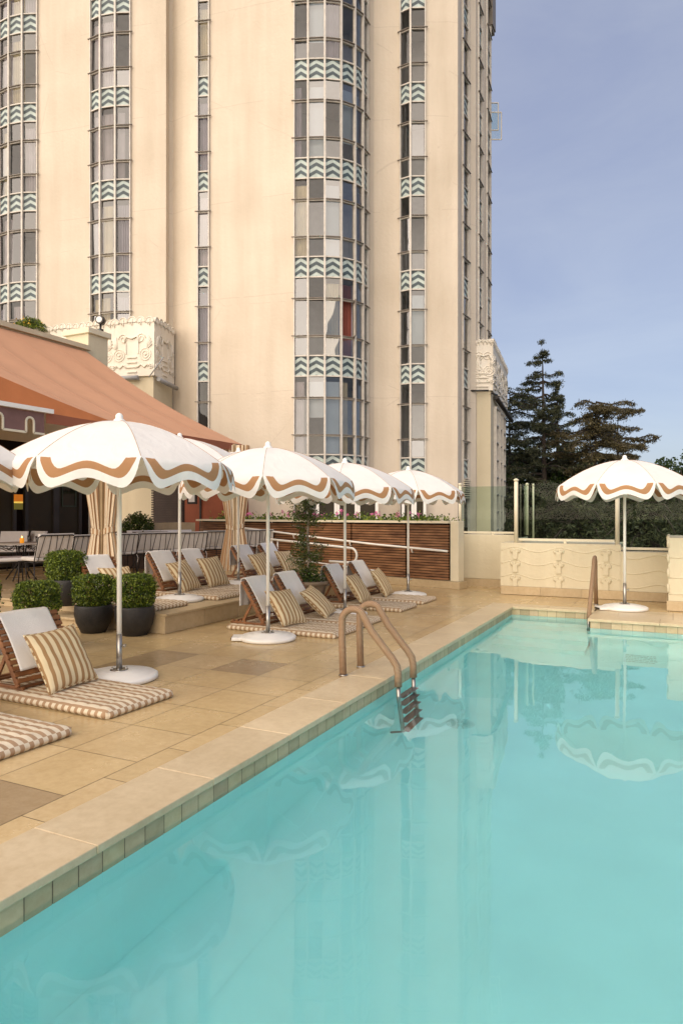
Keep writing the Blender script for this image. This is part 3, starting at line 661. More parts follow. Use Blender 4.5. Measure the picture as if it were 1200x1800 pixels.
# ------------------------------------------------------------------ carved wings
def carved(mb, p, q, z0, z1, nv, seed=0, module=1.35):
    """plaster relief: discs, scrolls, stepped bars, fans and a scalloped crest between p and q"""
    p = Vector((*p, 0)); q = Vector((*q, 0)); d = (q-p); Ln = d.length; d.normalize(); nv = Vector((nv[0], nv[1], 0)).normalized(); rn = random.Random(seed)
    def at(s, z, o=0): return p+d*s+nv*o+Vector((0,0,z0+z))
    H = z1-z0; n = max(1, round(Ln/module)); mw = Ln/n
    def ring(s, z, r, t=.018):
        mb.tube([at(s+r*math.cos(a*PI/9), z+r*math.sin(a*PI/9), .005) for a in range(19)], t, 5, 0, False)
    def spiral(s, z, r, turns, sgn, t=.017):
        pts = []; N_ = int(14*turns)
        for i in range(N_+1):
            a = i/N_*turns*2*PI; rr = r*(1-.8*i/N_); pts.append(at(s+sgn*rr*math.cos(a), z+rr*math.sin(a), .01))
        mb.tube(pts, t, 5, 0, True)
    for k in range(n):
        c = (k+.5)*mw
        # crest: overlapping leaf lobes
        for j in range(5):      # crest of half-round leaves
            s = k*mw+(j+.5)*mw/5; r = mw/10*rn.uniform(.92, 1.08); zc_ = H-.04+.05*math.sin(PI*(j+.5)/5)
            k1 = len(mb.v); half = [at(s+r*math.cos(PI*a/10), zc_+r*1.15*math.sin(PI*a/10), .02) for a in range(11)]
            mb.v += [tuple(p_) for p_ in half]; mb.face(range(k1, k1+11))
            k1 = len(mb.v); mb.v += [tuple(p_-nv*.16) for p_ in half]; mb.face(list(range(k1, k1+11))[::-1])
            for a in range(10): mb.face((k1-11+a, k1-10+a, k1+a+1, k1+a))
            mb.tube([at(s+r*math.cos(PI*a/10), zc_+r*1.15*math.sin(PI*a/10), .02) for a in range(11)], .02, 5)
            mb.tube([at(s, zc_-.10, .02), at(s+r*.1, zc_+r*.8, .03)], .014, 5); mb.tube([at(s-r*.45, zc_-.06, .02), at(s-r*.5, zc_+r*.6, .02)], .012, 5)
        for sg in (-1, 1):
            spiral(c+sg*mw*.20, H*.70, .17, 1.6, sg); ring(c+sg*mw*.30, H*.40, .19); ring(c+sg*mw*.30, H*.40, .11, .02)
            mb.tube([at(c+sg*mw*.30+dx, H*.40+dz, .01) for dx, dz in ((-.05, .02), (0, -.03), (.05, .02))], .02, 5)
            for j in range(5):
                a = R(20+j*16); mb.tube([at(c+sg*mw*.34, H*.50, .0), at(c+sg*(mw*.34+.02)+sg*.32*math.cos(a)*.5, H*.50+.42*math.sin(a), .02)], .022, 5)
            mb.tube([at(c+sg*mw*(.12+.08*j), H*(.16+.06*(j % 2)), .01) for j in range(5)], .03, 5)
            spiral(c+sg*mw*.42, H*.17, .10, 1.3, -sg, .022)
        for j in range(4): mb.bar(at(c-.17, H*(.08+.09*j), .02), at(c+.17, H*(.08+.09*j), .02), .05, .035)
        mb.tube([at(c-.26, H*.62, .02), at(c-.2, H*.74, .03), at(c, H*.70, .03), at(c+.2, H*.74, .03), at(c+.26, H*.62, .02)], .03, 5)
        mb.bar(at(c-.22, H*.42, .01), at(c-.22, H*.62, .01), .04, .04); mb.bar(at(c+.22, H*.42, .01), at(c+.22, H*.62, .01), .04, .04)
RZ0, RZ1 = 6.0, 7.72
def wing(name, label, pts, backpts, faces, windows=()):
    t = thing(name, label, 'building wing', (*PD(*pts[0]), 0))
    P = [PD(*p) for p in pts]; B_ = [PD(*p) for p in backpts]
    b_ = MB(); b_.prism(P+B_, -.2, RZ1-.3, 0, True); b_.build('wall', M['wing'], t, world=True)
    r_ = MB()
    for i, fi in enumerate(faces):
        p, q = Vector((*P[fi], 0)), Vector((*P[fi+1], 0)); d = (q-p).normalized(); nv = Vector((d.y, -d.x, 0))
        A, Bq = p+nv*.07, q+nv*.07
        if fi > 0: A = A - d*.07
        if fi < len(P)-2: Bq = Bq + d*.07
        r_.quad([A+Vector((0,0,RZ0)), Bq+Vector((0,0,RZ0)), Bq+Vector((0,0,RZ1)), A+Vector((0,0,RZ1))])
        r_.quad([A+Vector((0,0,RZ1)), Bq+Vector((0,0,RZ1)), Bq-nv*.35+Vector((0,0,RZ1)), A-nv*.35+Vector((0,0,RZ1))])
        r_.quad([A+Vector((0,0,RZ0)), Bq+Vector((0,0,RZ0)), Bq-nv*.1+Vector((0,0,RZ0)), A-nv*.1+Vector((0,0,RZ0))])
        carved(r_, (A.x, A.y), (Bq.x, Bq.y), RZ0, RZ1, nv, i+3)
    r_.build('carved_parapet', M['relief_white'], t, world=True)
    return t, P
wgl, PL = wing('tower_wing', 'low cream wing with white carved parapet behind the awning', [(28, 23.2), (200, 22.05), (270, 21.7), (303, 23.15)], [(150, 26)], (0, 1, 2))
gp = MB(); z = RZ0-.06
a = Vector((*PD(200, 21.85), z)); bq = Vector((*PD(243, 21.68), z)); gp.tube([a, bq], .075, 10)
a = Vector((*PD(279, 21.75), z-.03)); bq = Vector((*PD(311, 22.9), z-.12)); gp.tube([a, bq], .075, 10)
gp.tube([Vector((*PD(262, 21.5), z-.02)), Vector((*PD(288, 21.5), z+.62))], .02, 6)
gp.build('drain_pipe', M['gutter'], wgl, world=True)
wgr, PR = wing('tower_wing', 'small peach wing with carved parapet at the right foot of the tower', [(823, 24.35), (834.5, 24.33), (862, 24.3), (888, 29.5)], [(870, 33), (830, 27)], (0, 1, 2))
def strip_window(t, p, q, z0, z1, n):
    p = Vector((*p, 0)); q = Vector((*q, 0)); d = (q-p).normalized(); nv = Vector((d.y, -d.x, 0)); f_ = MB(); g_ = MB()
    for pv in (p, q): f_.bar(pv+nv*.05+Vector((0,0,z0)), pv+nv*.05+Vector((0,0,z1)), .07, .12, 0, up=nv)
    for i in range(n+1):
        z = z0+(z1-z0)*i/n; f_.bar(p+nv*.06+Vector((0,0,z)), q+nv*.06+Vector((0,0,z)), .12, .05, 0)
    g_.quad([p+nv*.02+Vector((0,0,z0)), q+nv*.02+Vector((0,0,z0)), q+nv*.02+Vector((0,0,z1)), p+nv*.02+Vector((0,0,z1))])
    o = f_.build('window', M['frame'], t, world=True); g_.build('glass', M['facade_glass'], o, world=True)
sideP, sideQ = Vector(PR[2]), Vector(PR[3])
for u0, u1 in ((.17, .30), (.44, .52), (.66, .80)):
    strip_window(wgr, sideP.lerp(sideQ, u0), sideP.lerp(sideQ, u1), .4, RZ0-.45, 8)
gg = MB(); a = Vector((*PD(871, 24.9), RZ0-.12)); bq = Vector((*PD(899, 29.6), RZ0-.35)); gg.tube([a, bq], .09, 8)
gg.tube([Vector((*PD(824, 24.1), RZ0-.04)), Vector((*PD(858, 24.05), RZ0-.04))], .035, 6); gg.tube([Vector((*PD(863, 24.2), RZ0-.1)), Vector((*PD(873, 24.6), RZ0-.1))], .03, 6)
gg.build('gutter', M['dark_metal'], wgr, world=True)

# ================================================================== RESTAURANT BEHIND THE AWNING
rest = thing('restaurant', 'dark glazed restaurant front under the peach awning', 'building', (-14.5, 10, 0))
b_ = MB(); b_.box(-15.4, 3, TZ, -14.53, 13.94, 3.4); b_.build('facade', M['dark'], rest, world=True)
b_ = MB(); b_.box(-15.4, 2, 3.4, -14.52, 13.94, 6.12); b_.box(-15.5, 2, 6.12, -14.42, 13.93, 6.24); b_.build('parapet', M['wing'], rest, world=True)
for (ya, yb) in ((12.85, 13.55), (11.9, 12.7), (10.2, 11.5)):
    g_ = MB(); g_.box(-14.53, ya, TZ+.05, -14.49, yb, 2.9); o = g_.build('door', M['facade_glass'], rest, world=True)
    f_ = MB()
    for y in (ya-.03, yb+.03): f_.box(-14.55, y-.045, TZ, -14.44, y+.045, 2.98)
    f_.build('door_frame', M['dark_metal'], o, world=True)
sg = thing('door_sign', 'framed green lettered sign on the smoky restaurant door', 'sign', (-14.46, 13.2, 2.0))
zc = ZH(867, 17.9)
f_ = MB()
ya, yb = 12.98, 13.46
for (y0, y1, z0, z1) in ((ya, yb, zc-.35, zc-.32), (ya, yb, zc+.32, zc+.35), (ya, ya+.03, zc-.32, zc+.32), (yb-.03, yb, zc-.32, zc+.32)): f_.box(-14.485, y0, z0, -14.465, y1, z1)
f_.build('border', M['sign_green'], sg, world=True)
f_ = MB(); rn = random.Random(4)     # the lettering is a blurred script in the photograph: strokes only
y = ya+.06
while y < yb-.06:
    hgt = rn.uniform(.07, .17); f_.tube([(-14.475, y, zc+.0), (-14.475, y+.012, zc+hgt), (-14.475, y+.03, zc+.02)], .008, 5); y += .042
f_.build('lettering', M['sign_green'], sg, world=True)
pc = thing('lit_picture', 'small glowing amber picture on the dark restaurant wall', 'picture', (-14.5, 11.75, ZH(883, 16.6)))
c = Vector((*PD(33, 16.4), 0)); zc = ZH(883, 16.4)
for i, (z0, z1, colr, s) in enumerate(((.02, .19, (.75, .22, .01), .8), (-.17, -.02, (.22, .2, .03), .5), (-.02, .02, (.9, .6, .1), 1.6))):
    f_ = MB(); f_.box(c.x-.02, c.y-.11, zc+z0, c.x+.02, c.y+.11, zc+z1); f_.build('glowing_pane', emit('picture_glow_%d' % i, colr, s*.22), pc, world=True)
# pier with cap and spotlight
pier = thing('roof_pier', 'square cream pier with a flat cap beside the awning', 'pier', (-14.97, 14.3, 0))
b_ = MB(); b_.box(-15.4, 13.96, TZ, -14.55, 14.68, 6.62); b_.build('shaft', M['low_wall'], pier, world=True)
b_ = MB(); b_.box(-15.48, 13.9, 6.62, -14.48, 14.76, 6.78); b_.build('cap', M['cream'], pier, world=True, bevel=.015)
sp = thing('floodlight', 'small round black floodlight on the cream pier', 'floodlight', (*PD(177, 19.35), 6.78))
b_ = MB(); b_.lathe([(.09, 0), (.09, .06), (.03, .07), (.03, .2)], 0, 0, 12); b_.build('bracket', M['dark_metal'], sp)
b_ = MB(); b_.tube([(0, .10, .32), (0, -.08, .32)], .12, 16); o = b_.build('lamp_head', M['dark_metal'], sp); o.rotation_euler = (0, 0, R(20))
b_ = MB(); b_.tube([(0, -.082, .32), (0, -.095, .32)], .085, 16); o2 = b_.build('lens', M['base_white'], o)
# back walls left of the tower
bw = thing('service_building', 'low wall with dark louvres and terracotta paint behind the dining terrace', 'building', (-13.5, 17, 0))
b_ = MB(); b_.box(-17.5, 16.95, 0, -15.06, 17.3, 3.2); b_.build('cream_wall', M['cream'], bw, world=True)
b_ = MB(); b_.box(-15.06, 16.96, 0, -13.62, 17.3, 3.2, 0)
for i in range(38): b_.bar((-15.0, 16.93, .4+i*.075), (-13.66, 16.93, .4+i*.075), .05, .045, 0)
b_.build('louvre', M['louver'], bw, world=True)
b_ = MB(); b_.box(-13.62, 16.95, 0, -11.5, 17.3, 3.2); b_.build('painted_wall', M['terracotta'], bw, world=True)
b_ = MB(); b_.bar((-13.0, 16.93, .3), (-13.0, 16.93, 3.1), .05, .05, 0, up=(0,1,0)); b_.build('downpipe', M['dark_metal'], bw, world=True)
pf = thing('wall_notice', 'small pale framed notice on the terracotta wall', 'notice', (*PD(338, 20.3), ZH(876, 20.3)))
b_ = MB(); b_.box(-.17, -.02, -.17, .17, .02, .17); b_.build('frame', M['dark_metal'], pf); b_ = MB(); b_.box(-.11, -.03, -.11, .11, -.021, .11); b_.build('sheet', M['cushion'], pf)

# ------------------------------------------------------------------ awning
AX, AZ = -9.35, 3.28; UX, UZ = -14.5, 6.08; AY0, AY1 = 3.0, 13.82
aw = thing('awning', 'large peach fabric awning sloping over the dining terrace', 'awning', (AX, AY1, 0))
def low(y):
    t = max(0, (9.95-y)/2.85); return t**1.25*.60
def roof(u, v):
    y = AY0+(AY1-AY0)*u; zl = AZ+low(y); xl = AX-low(y)*.55
    x = xl+(UX-xl)*v; s = v+.06*math.sin(PI*v)*-1.0; z = zl+(UZ-zl)*s
    z += .022*math.sin(y*5.2)*math.sin(PI*v)-.03*abs(math.sin((y-AY0)*PI*9/(AY1-AY0)))*math.sin(PI*v)
    return (x, y, z)
b_ = MB(); b_.grid(roof, 60, 16)
for i in range(1, 9): b_.tube([tuple(Vector(roof(i/9, j/16))+Vector((0,0,.001))) for j in range(17)], .0035, 5)
b_.build('roof_sheet', M['awning'], aw, world=True)
b_ = MB()
def side(u, v):
    y = AY0+(9.95-AY0)*u; return (AX-low(y)*.55*v, y, AZ+low(y)*v)
b_.grid(side, 50, 5); b_.build('front_gore', M['awning_unlit'], aw, world=True)
b_ = MB()
b_.grid(lambda u, v: (AX+.01+.01*math.sin(u*40), 8.05+(AY1-8.05)*u, AZ-.17*v), 60, 2)
b_.grid(lambda u, v: (roof(1, u*.45)[0], AY1+.003, roof(1, u*.45)[2]-.004-.16*v), 12, 2); b_.build('valance', M['awning_edge'], aw, world=True)
b_ = MB(); b_.bar((AX+.05, AY0, AZ+.03), (AX+.05, 8.15, AZ+.03), .06, .07); b_.build('front_bar', M['pole'], aw, world=True)
# scalloped lower valance with keyhole arches
arches = [PDy for PDy in (8.05-.33, 8.05-.90, 8.05-1.47, 8.05-2.04, 8.05-2.61, 8.05-3.18)]
b_ = MB(); tr = MB()
for i, yc in enumerate(arches):
    z0, z1 = AZ-.36, AZ-.01; hw = .285; r_ = .055; zc_ = AZ-.19
    Y0, Y1 = yc-hw, yc+hw
    arcp = [(yc-r_*math.cos(a*PI/10), zc_+r_*math.sin(a*PI/10)) for a in range(11)]
    left = [(yc-r_, z0), *arcp[:6]]; right = [*arcp[5:], (yc+r_, z0)]
    pl = [(Y0, z0), (yc-r_, z0), *arcp[:6], (yc, z1), (Y0, z1)]
    pr = [*arcp[5:], (yc+r_, z0), (Y1, z0), (Y1, z1), (yc, z1)]
    for pp in (pl, pr): b_.quad([(AX+.02, y, z) for y, z in pp])
    path = [(Y0, z0), (yc-r_-.02, z0), *[(yc-(r_+.02)*math.cos(a*PI/10), zc_+(r_+.02)*math.sin(a*PI/10)) for a in range(11)], (yc+r_+.02, z0), (Y1, z0)]
    for q0, q1 in zip(path[:-1], path[1:]): tr.bar((AX+.03, *q0), (AX+.03, *q1), .012, .035, 0, up=(0, -(q1[1]-q0[1]), (q1[0]-q0[0])))
b_.build('scalloped_valance', M['valance_brown'], aw, world=True); tr.build('trim', M['cream'], aw, world=True)
for y in (AY1-.15, 9.3, 5.2):
    b_ = MB(); b_.bar((AX-.05, y, AZ-.10), (UX, y, UZ-.55), .05, .05); b_.build('rafter', M['dark_metal'], aw, world=True)
# curtain posts
def drape(px, label, Yp, seed):
    t = thing('curtain_post', label, 'curtain', (AX+.0, Yp, TZ), 0, 'tied striped curtains round the awning posts')
    p_ = MB(); p_.box(-.06, -.06, 0, .06, .06, AZ-TZ-.02); p_.build('post', M['tan_stone'], t)
    for s_, nm in ((-1, 'drape'), (1, 'drape')):
        d_ = MB(); rn = random.Random(seed+s_); ph = rn.random()*6
        def f(u, v, s_=s_, ph=ph):
            z = v*(AZ-TZ-.05); tie = 1.02
            dd = abs(z-tie); k_ = .092+.075*min(1, (dd/.75)**.9) if z < tie else .088+.062*min(1, dd/1.2)
            a = u*2*PI; rr = k_*(1+.17*math.sin(9*a+ph+.6*math.sin(z*2))+.06*math.sin(23*a))
            cx = s_*(.105+.085*min(1, dd/1.0)); ax = cx*CA; ay = cx*SA*1.0
            return (ax+rr*math.cos(a)*1.0+.03, ay+rr*math.sin(a)*.9, z)
        d_.grid(f, 160, 40, 0, lambda u, v: (u*1.02, v), True, False); o = d_.build(nm, M['drape'], t)
        k_ = MB(); cx = s_*.112
        k_.grid(lambda u, v: (cx*CA+.03+.112*math.cos(u*2*PI), cx*SA+.108*math.sin(u*2*PI), .98+.10*v+.03*math.cos(u*2*PI)*s_), 40, 2, 0, lambda u, v: (u*.8, v)); k_.build('tieback', M['drape'], o)
    return t
drape(180, 'tied tan striped curtain round the nearer awning post', 9.29, 1)
drape(408, 'tied tan striped curtain round the farther awning post near the flower planter', 13.45, 5)

# ================================================================== FENCE, WALLS, GLASS
FA = Vector((*PD(793, 14.8), 0)); FD = Vector((-.766*CA - .643*SA, -.766*SA + .643*CA, 0)); FN = Vector((-FD.y, FD.x, 0))
if FN.dot(-FA) < 0: FN = -FN
FL = 8.6; FZ = 1.40
fe = thing('slat_fence', 'brown horizontal slat fence with a cream cap and stone plinth', 'fence', (FA.x, FA.y, 0))
b_ = MB(); b_.bar(FA+FN*.06+Vector((0,0,.08)), FA+FD*FL+FN*.06+Vector((0,0,.08)), .22, .155); b_.build('plinth', M['step'], fe, world=True)
b_ = MB(); b_.bar(FA+Vector((0,0,FZ+.03)), FA+FD*FL+Vector((0,0,FZ+.03)), .30, .05); b_.build('cap', M['cream'], fe, world=True)
b_ = MB(); b_.bar(FA-FD*.14+Vector((0,0,.16)), FA-FD*.14+Vector((0,0,FZ+.055)), .20, .24, 0, up=FN); b_.build('end_post', M['cream'], fe, world=True, bevel=.01)
b_ = MB(); b_.bar(FA-FD*.14+Vector((0,0,.0)), FA-FD*.14+Vector((0,0,.158)), .30, .34, 0, up=FN); b_.build('post_foot', M['step'], fe, world=True, bevel=.01)
cuts = [.02, 1.15, 2.75, 4.15, 5.6, 7.1, 8.55]
for i in range(len(cuts)-1):
    u0, u1 = cuts[i]+.02, cuts[i+1]-.02; b_ = MB()
    b_.bar(FA+FD*u0-FN*.05+Vector((0,0,(FZ+.17)/2)), FA+FD*u1-FN*.05+Vector((0,0,(FZ+.17)/2)), .02, FZ-.17, 1)
    for j in range(20):
        z = .195+j*.0605; e = .05*((j*7+i) % 3 == 0)
        b_.bar(FA+FD*(u0+rnd.uniform(0,.004))+FN*.035+Vector((0,0,z)), FA+FD*u1+FN*.035+Vector((0,0,z)), .04, .043, 0)
    for uu in (u0+.12, u1-.12): b_.bar(FA+FD*uu+FN*.008+Vector((0,0,.18)), FA+FD*uu+FN*.008+Vector((0,0,FZ)), .12, .02, 1, up=FN)
    b_.build('slat_panel', [M['fence_wood'], M['fence_gap']], fe, world=True)
b_ = MB(); b_.bar(FA+FD*.2-FN*.55+Vector((0,0,.65)), FA+FD*FL-FN*.55+Vector((0,0,.65)), 1.0, 1.3); b_.build('planter_bed', M['soil'], fe, world=True)
# ivory handrails
def rail(name, label, pts, r, brackets, grp):
    t = thing(name, label, 'handrail', tuple(Vector((pts[0][0], pts[0][1], 0))), 0, grp)
    b_ = MB(); b_.tube(pts, r, 10); b_.build('rail', M['pole'], t, world=True)
    for br in brackets:
        b_ = MB(); b_.tube(br, r*.6, 8); b_.build('bracket', M['pole'], t, world=True)
    return t
pts = []
for px, py in ((786, 969), (660, 957), (560, 945), (470, 933), (400, 925)):
    k = (px-CX)/F                                    # meet the plane of the fence, 11 cm in front
    o_ = FA+FN*.13; ro = o_.x*CA+o_.y*SA; do = -o_.x*SA+o_.y*CA; rd = FD.x*CA+FD.y*SA; dd = -FD.x*SA+FD.y*CA
    t_ = (k*do-ro)/(rd-k*dd); q = o_+FD*t_; d_ = do+dd*t_; pts.append(Vector((q.x, q.y, ZH(py, d_))))
brs = []
for f_ in (.12, .36, .62, .85):
    idx = f_*(len(pts)-1); i = int(idx); q = pts[i].lerp(pts[i+1], idx-i); brs.append([q+Vector((0,0,-.02)), q+Vector((0,0,-.10))-FN*.02, q+Vector((0,0,-.10))-FN*.09])
rail('handrail', 'white sloping handrail fixed along the slat fence', pts, .024, brs, None)
D2 = 13.9
def rp_(px, py, d): return Vector((*PD(px, d), ZH(py, d)))
loop = [rp_(476, 948, 15.8), rp_(560, 957, 14.9), rp_(610, 962, 14.3)]
e = rp_(617, 963.5, 14.2)
dl = (loop[-1]-loop[0]); dl.z = 0; dl.normalize()
cc = e+Vector((0,0,-.15)); lp = [cc + dl*.15*math.sin(a) + Vector((0,0,.15*math.cos(a))) for a in [PI*i/10 for i in range(11)]]
loop = loop[:-1]+[e]+lp[1:]+[cc+Vector((0,0,-.15))-dl*.6]
rail('ramp_rail', 'white freestanding ramp rail with a rounded loop end', loop, .024,
     [[rp_(477, 948, 15.8), Vector((*PD(477, 15.8), TZ))], [rp_(488, 950, 15.7), Vector((*PD(488, 15.7), TZ))], [rp_(512, 983, 15.0), rp_(660, 1003, 13.9), Vector((*PD(660, 13.9), 0.05))]], None)
# geranium planters
def geranium(loc, s, label, grp, seed, pinkn=5, mats=None):
    rn = random.Random(seed); t = thing('geranium', label, 'plant', loc, rn.random()*6, grp)
    lf = MB()
    for i in range(160):
        p = Vector((rn.gauss(0,.16), rn.gauss(0,.10), abs(rn.gauss(.02,.055)))); leaf(lf, p, .028, rn)
    lf.build('foliage', M['box_leaf'], t)
    for i in range(pinkn):
        fl = MB(); c = Vector((rn.gauss(0,.13), rn.gauss(0,.08), rn.uniform(.09,.17)))
        for j in range(26):
            p = c+Vector((rn.gauss(0,.018), rn.gauss(0,.018), rn.gauss(0,.016))); leaf(fl, p, .014, rn)
        fl.tube([(c.x, c.y, 0), tuple(c)], .003, 4); fl.build('blossom', mats or M['pink'], t)
    t.scale = (s, s, s); return t
def leaf(mb, p, s, rn, up=.3, asp=.6):
    d = Vector((rn.gauss(0,1), rn.gauss(0,1), rn.gauss(up,1))).normalized(); x = d.orthogonal().normalized()
    x.rotate(Matrix.Rotation(rn.random()*6.28, 3, d)); s = s*rn.uniform(.7, 1.3)
    p = Vector(p); t = rn.random()
    k = len(mb.v); mb.v += [tuple(p-d*s), tuple(p+x*s*asp), tuple(p+d*s), tuple(p-x*s*asp)]; mb.face((k, k+1, k+2, k+3), 0, None, t*t)
G = 'geraniums growing along the top of the slat fence'
gi = 0
glabels = ['leafy green geranium at the right end of the fence planter', 'low geranium with yellowing leaves beside the right end of fence', 'green geranium below the farthest umbrella', 'geranium with a single pink head in front of the arched door', 'bushy geranium left of the arched door', 'pink geranium in front of the white window frames', 'dense pink geranium right of the potted tree', 'geranium partly behind the potted tree crown', 'pink geranium just left of the potted tree', 'red and pink geranium right of the second umbrella pole', 'geranium behind the second umbrella pole', 'geranium between the two white umbrella poles', 'geranium right of the farther striped curtain', 'geranium with pale heads left of the farther curtain', 'leftmost pink geranium by the tan planter box']
for i, (u, pn, s) in enumerate(((.35, 0, .9), (.62, 0, .9), (.95, 1, 1.0), (1.25, 1, 1.1), (1.55, 2, 1.2), (2.0, 2, .9), (2.45, 4, 1.2), (2.8, 4, 1.25), (3.3, 6, 1.3), (4.0, 5, 1.1), (4.7, 4, 1.2), (5.4, 6, 1.25), (6.1, 4, 1.2), (6.9, 5, 1.2), (7.7, 6, 1.25))):
    q = FA+FD*u-FN*.28; geranium((q.x, q.y, 1.42), s*1.2, glabels[i], G, 50+i, max(min(pn, 1), int(pn*.7)))
# glazed doors at the tower foot
def door(px0, px1, d, label, n, arch=False):
    a = Vector((*PD(px0, d), 0)); bq = Vector((*PD(px1, d-.0), 0)); dd = (bq-a).normalized(); nv = Vector((dd.y, -dd.x, 0)); t = thing('glazed_door', label, 'door', (a.x, a.y, 0)); w_ = (bq-a).length/n
    for i in range(n):
        f_ = MB(); p = a+dd*w_*i; q = a+dd*w_*(i+1)
        f_.bar(p+dd*.04+Vector((0,0,.1)), p+dd*.04+Vector((0,0,2.3)), .09, .06, 0, up=nv); f_.bar(q-dd*.04+Vector((0,0,.1)), q-dd*.04+Vector((0,0,2.3)), .09, .06, 0, up=nv); f_.bar(p+Vector((0,0,2.3)), q+Vector((0,0,2.3)), .06, .09)
        o = f_.build('door_frame', M['pole'], t, world=True); g_ = MB(); g_.bar(p+dd*.085+nv*-.01+Vector((0,0,1.2)), q-dd*.085-nv*.01+Vector((0,0,1.2)), .02, 2.15); g_.build('pane', M['facade_glass'], o, world=True)
# tower-side walls near the deck
lw = thing('garden_wall', 'plain cream wall with a low stone foot below the glass windbreak', 'wall', (-4.33, 15.0, 0))
b_ = MB(); b_.box(-4.42, 15.0, .17, -3.0, 15.25, 1.15); b_.build('wall', M['low_wall'], lw, world=True, bevel=.01); b_ = MB(); b_.box(-4.42, 14.96, 0, -3.0, 15.27, .168); b_.build('plinth', M['step'], lw, world=True)
rw = thing('relief_wall', 'cream garden wall with raised waves and scroll pillars behind the pool', 'wall', (-3.1, 13.75, 0))
b_ = MB(); b_.box(-3.12, 13.75, .17, -.88, 15.2, 1.03); b_.box(-.879, 13.76, .17, -.06, 14.2, .90)
PXS = [(((px-CX)/F)*(13.75*CA)-13.75*SA)/(CA+((px-CX)/F)*SA) for px in (905, 981, 1064)]
def wave(x0, x1, z, amp, y=13.752):
    n_ = 60; o = []
    for i in range(n_+1):
        xx = x0+(x1-x0)*i/n_; t = ((xx-PXS[0])/.86) % 1.0; o.append((xx, y, z-amp*math.sin(PI*t)**1.6))
    return o
for z in (.955, .69, .42): b_.tube(wave(-3.1, -.90, z, .095, 13.756), .014, 8)
for z in (.85, .57, .31): b_.tube(wave(-.86, -.1, z, .08, 13.762), .015, 8)
for px in (905, 981, 1064):
    k = (px-CX)/F; xx = (k*(13.75*CA)-13.75*SA)/(CA+k*SA)
    for zc_ in (.88, .62, .34):
        for sx in (-1, 1):
            b_.tube([(xx+sx*.052+.036*math.cos(a*PI/8), 13.742, zc_+.036*math.sin(a*PI/8)) for a in range(17)], .016, 6); b_.tube([(xx+sx*.052, 13.715, zc_), (xx+sx*.052, 13.755, zc_)], .024, 12)
        b_.box(xx-.045, 13.718, zc_-.17, xx+.045, 13.752, zc_+.0); b_.tube([(xx-.05, 13.75, zc_-.16), (xx+.05, 13.75, zc_-.16)], .014, 6)
b_.build('wall', M['low_wall'], rw, world=True)
b_ = MB()
for i in range(4): b_.box(-3.10+i*.77, 13.70, .008, -3.10+(i+1)*.77-.004, 13.80, .168, 0, random.Random(i).uniform(.9, 1.05))
b_.build('plinth', M['step'], rw, world=True)
rb = thing('relief_pier', 'taller cream wall block with scalloped corner at the right edge', 'wall', (-.09, 12.5, 0))
b_ = MB(); b_.box(-.07, 12.52, .17, 4.5, 14.2, 1.21)
for z in (.95, .62, .35):
    b_.tube([(x*.1-.06, 12.522, z-.07*abs(math.sin(x*.44+1.2))) for x in range(40)], .012, 6)
for i in range(4): b_.tube([(-.075, 12.52, .3+i*.25), (-.075, 12.52, .45+i*.25)], .02, 8); b_.tube([(-.07, 12.55+i*.3, 1.18), (-.07, 12.65+i*.3, 1.22), (-.07, 12.78+i*.3, 1.18)], .03, 6)
b_.build('wall', M['low_wall'], rb, world=True); b_ = MB(); b_.box(-.095, 12.495, .008, 4.5, 14.2, .168); b_.build('plinth', M['step'], rb, world=True)
# glass windbreak
gs = thing('glass_windbreak', 'tall clear glass windbreak with cream posts along the garden wall', 'windbreak', (-2.84, 13.9, 1.03))
b_ = MB()
px907 = Vector((-2.84, 13.9, 0)); ztop = 2.30
def post(x, y, z0, z1, r=.03):
    p_ = MB(); p_.tube([(x, y, z0), (x, y, z1)], r, 12); p_.lathe([(.006, 0), (r*1.3, .015), (r*1.3, .04), (.012, .06)], x, y, 12, z0=z1); p_.build('post', M['cream'], gs, world=True)
post(-2.84, 13.9, 1.03, 2.26, .04); post(-2.84, 15.05, 1.15, 2.22, .03); post(-2.70, 15.0, 1.03, 2.2, .02); post(-4.34, 15.1, 1.15, 2.25, .035); post(-.95, 13.95, 1.03, 1.95, .04)
for (p, q, z0, z1) in (((-4.30, 15.1), (-2.88, 15.1), 1.22, 2.22), ((-2.84, 13.95), (-2.84, 15.0), 1.12, 2.22), ((-2.80, 13.95), (-1.0, 13.95), 1.12, 2.22), ((-.9, 13.95), (1.3, 13.95), .98, 2.22), ((1.33, 13.95), (3.5, 13.95), 1.28, 2.22)):
    g_ = MB(); a = Vector((*p, 0)); bq = Vector((*q, 0)); g_.bar(a+Vector((0,0,(z0+z1)/2)), bq+Vector((0,0,(z0+z1)/2)), .012, z1-z0); o = g_.build('glass_panel', M['screen_glass'], gs, world=True)
    r_ = MB(); r_.bar(a+Vector((0,0,z0-.025)), bq+Vector((0,0,z0-.025)), .05, .045)
    m_ = a.lerp(bq, .5); r_.bar(m_+Vector((0,0,z0-.10)), m_+Vector((0,0,z0-.045)), .05, .05); r_.build('rail', M['cream'], o, world=True)

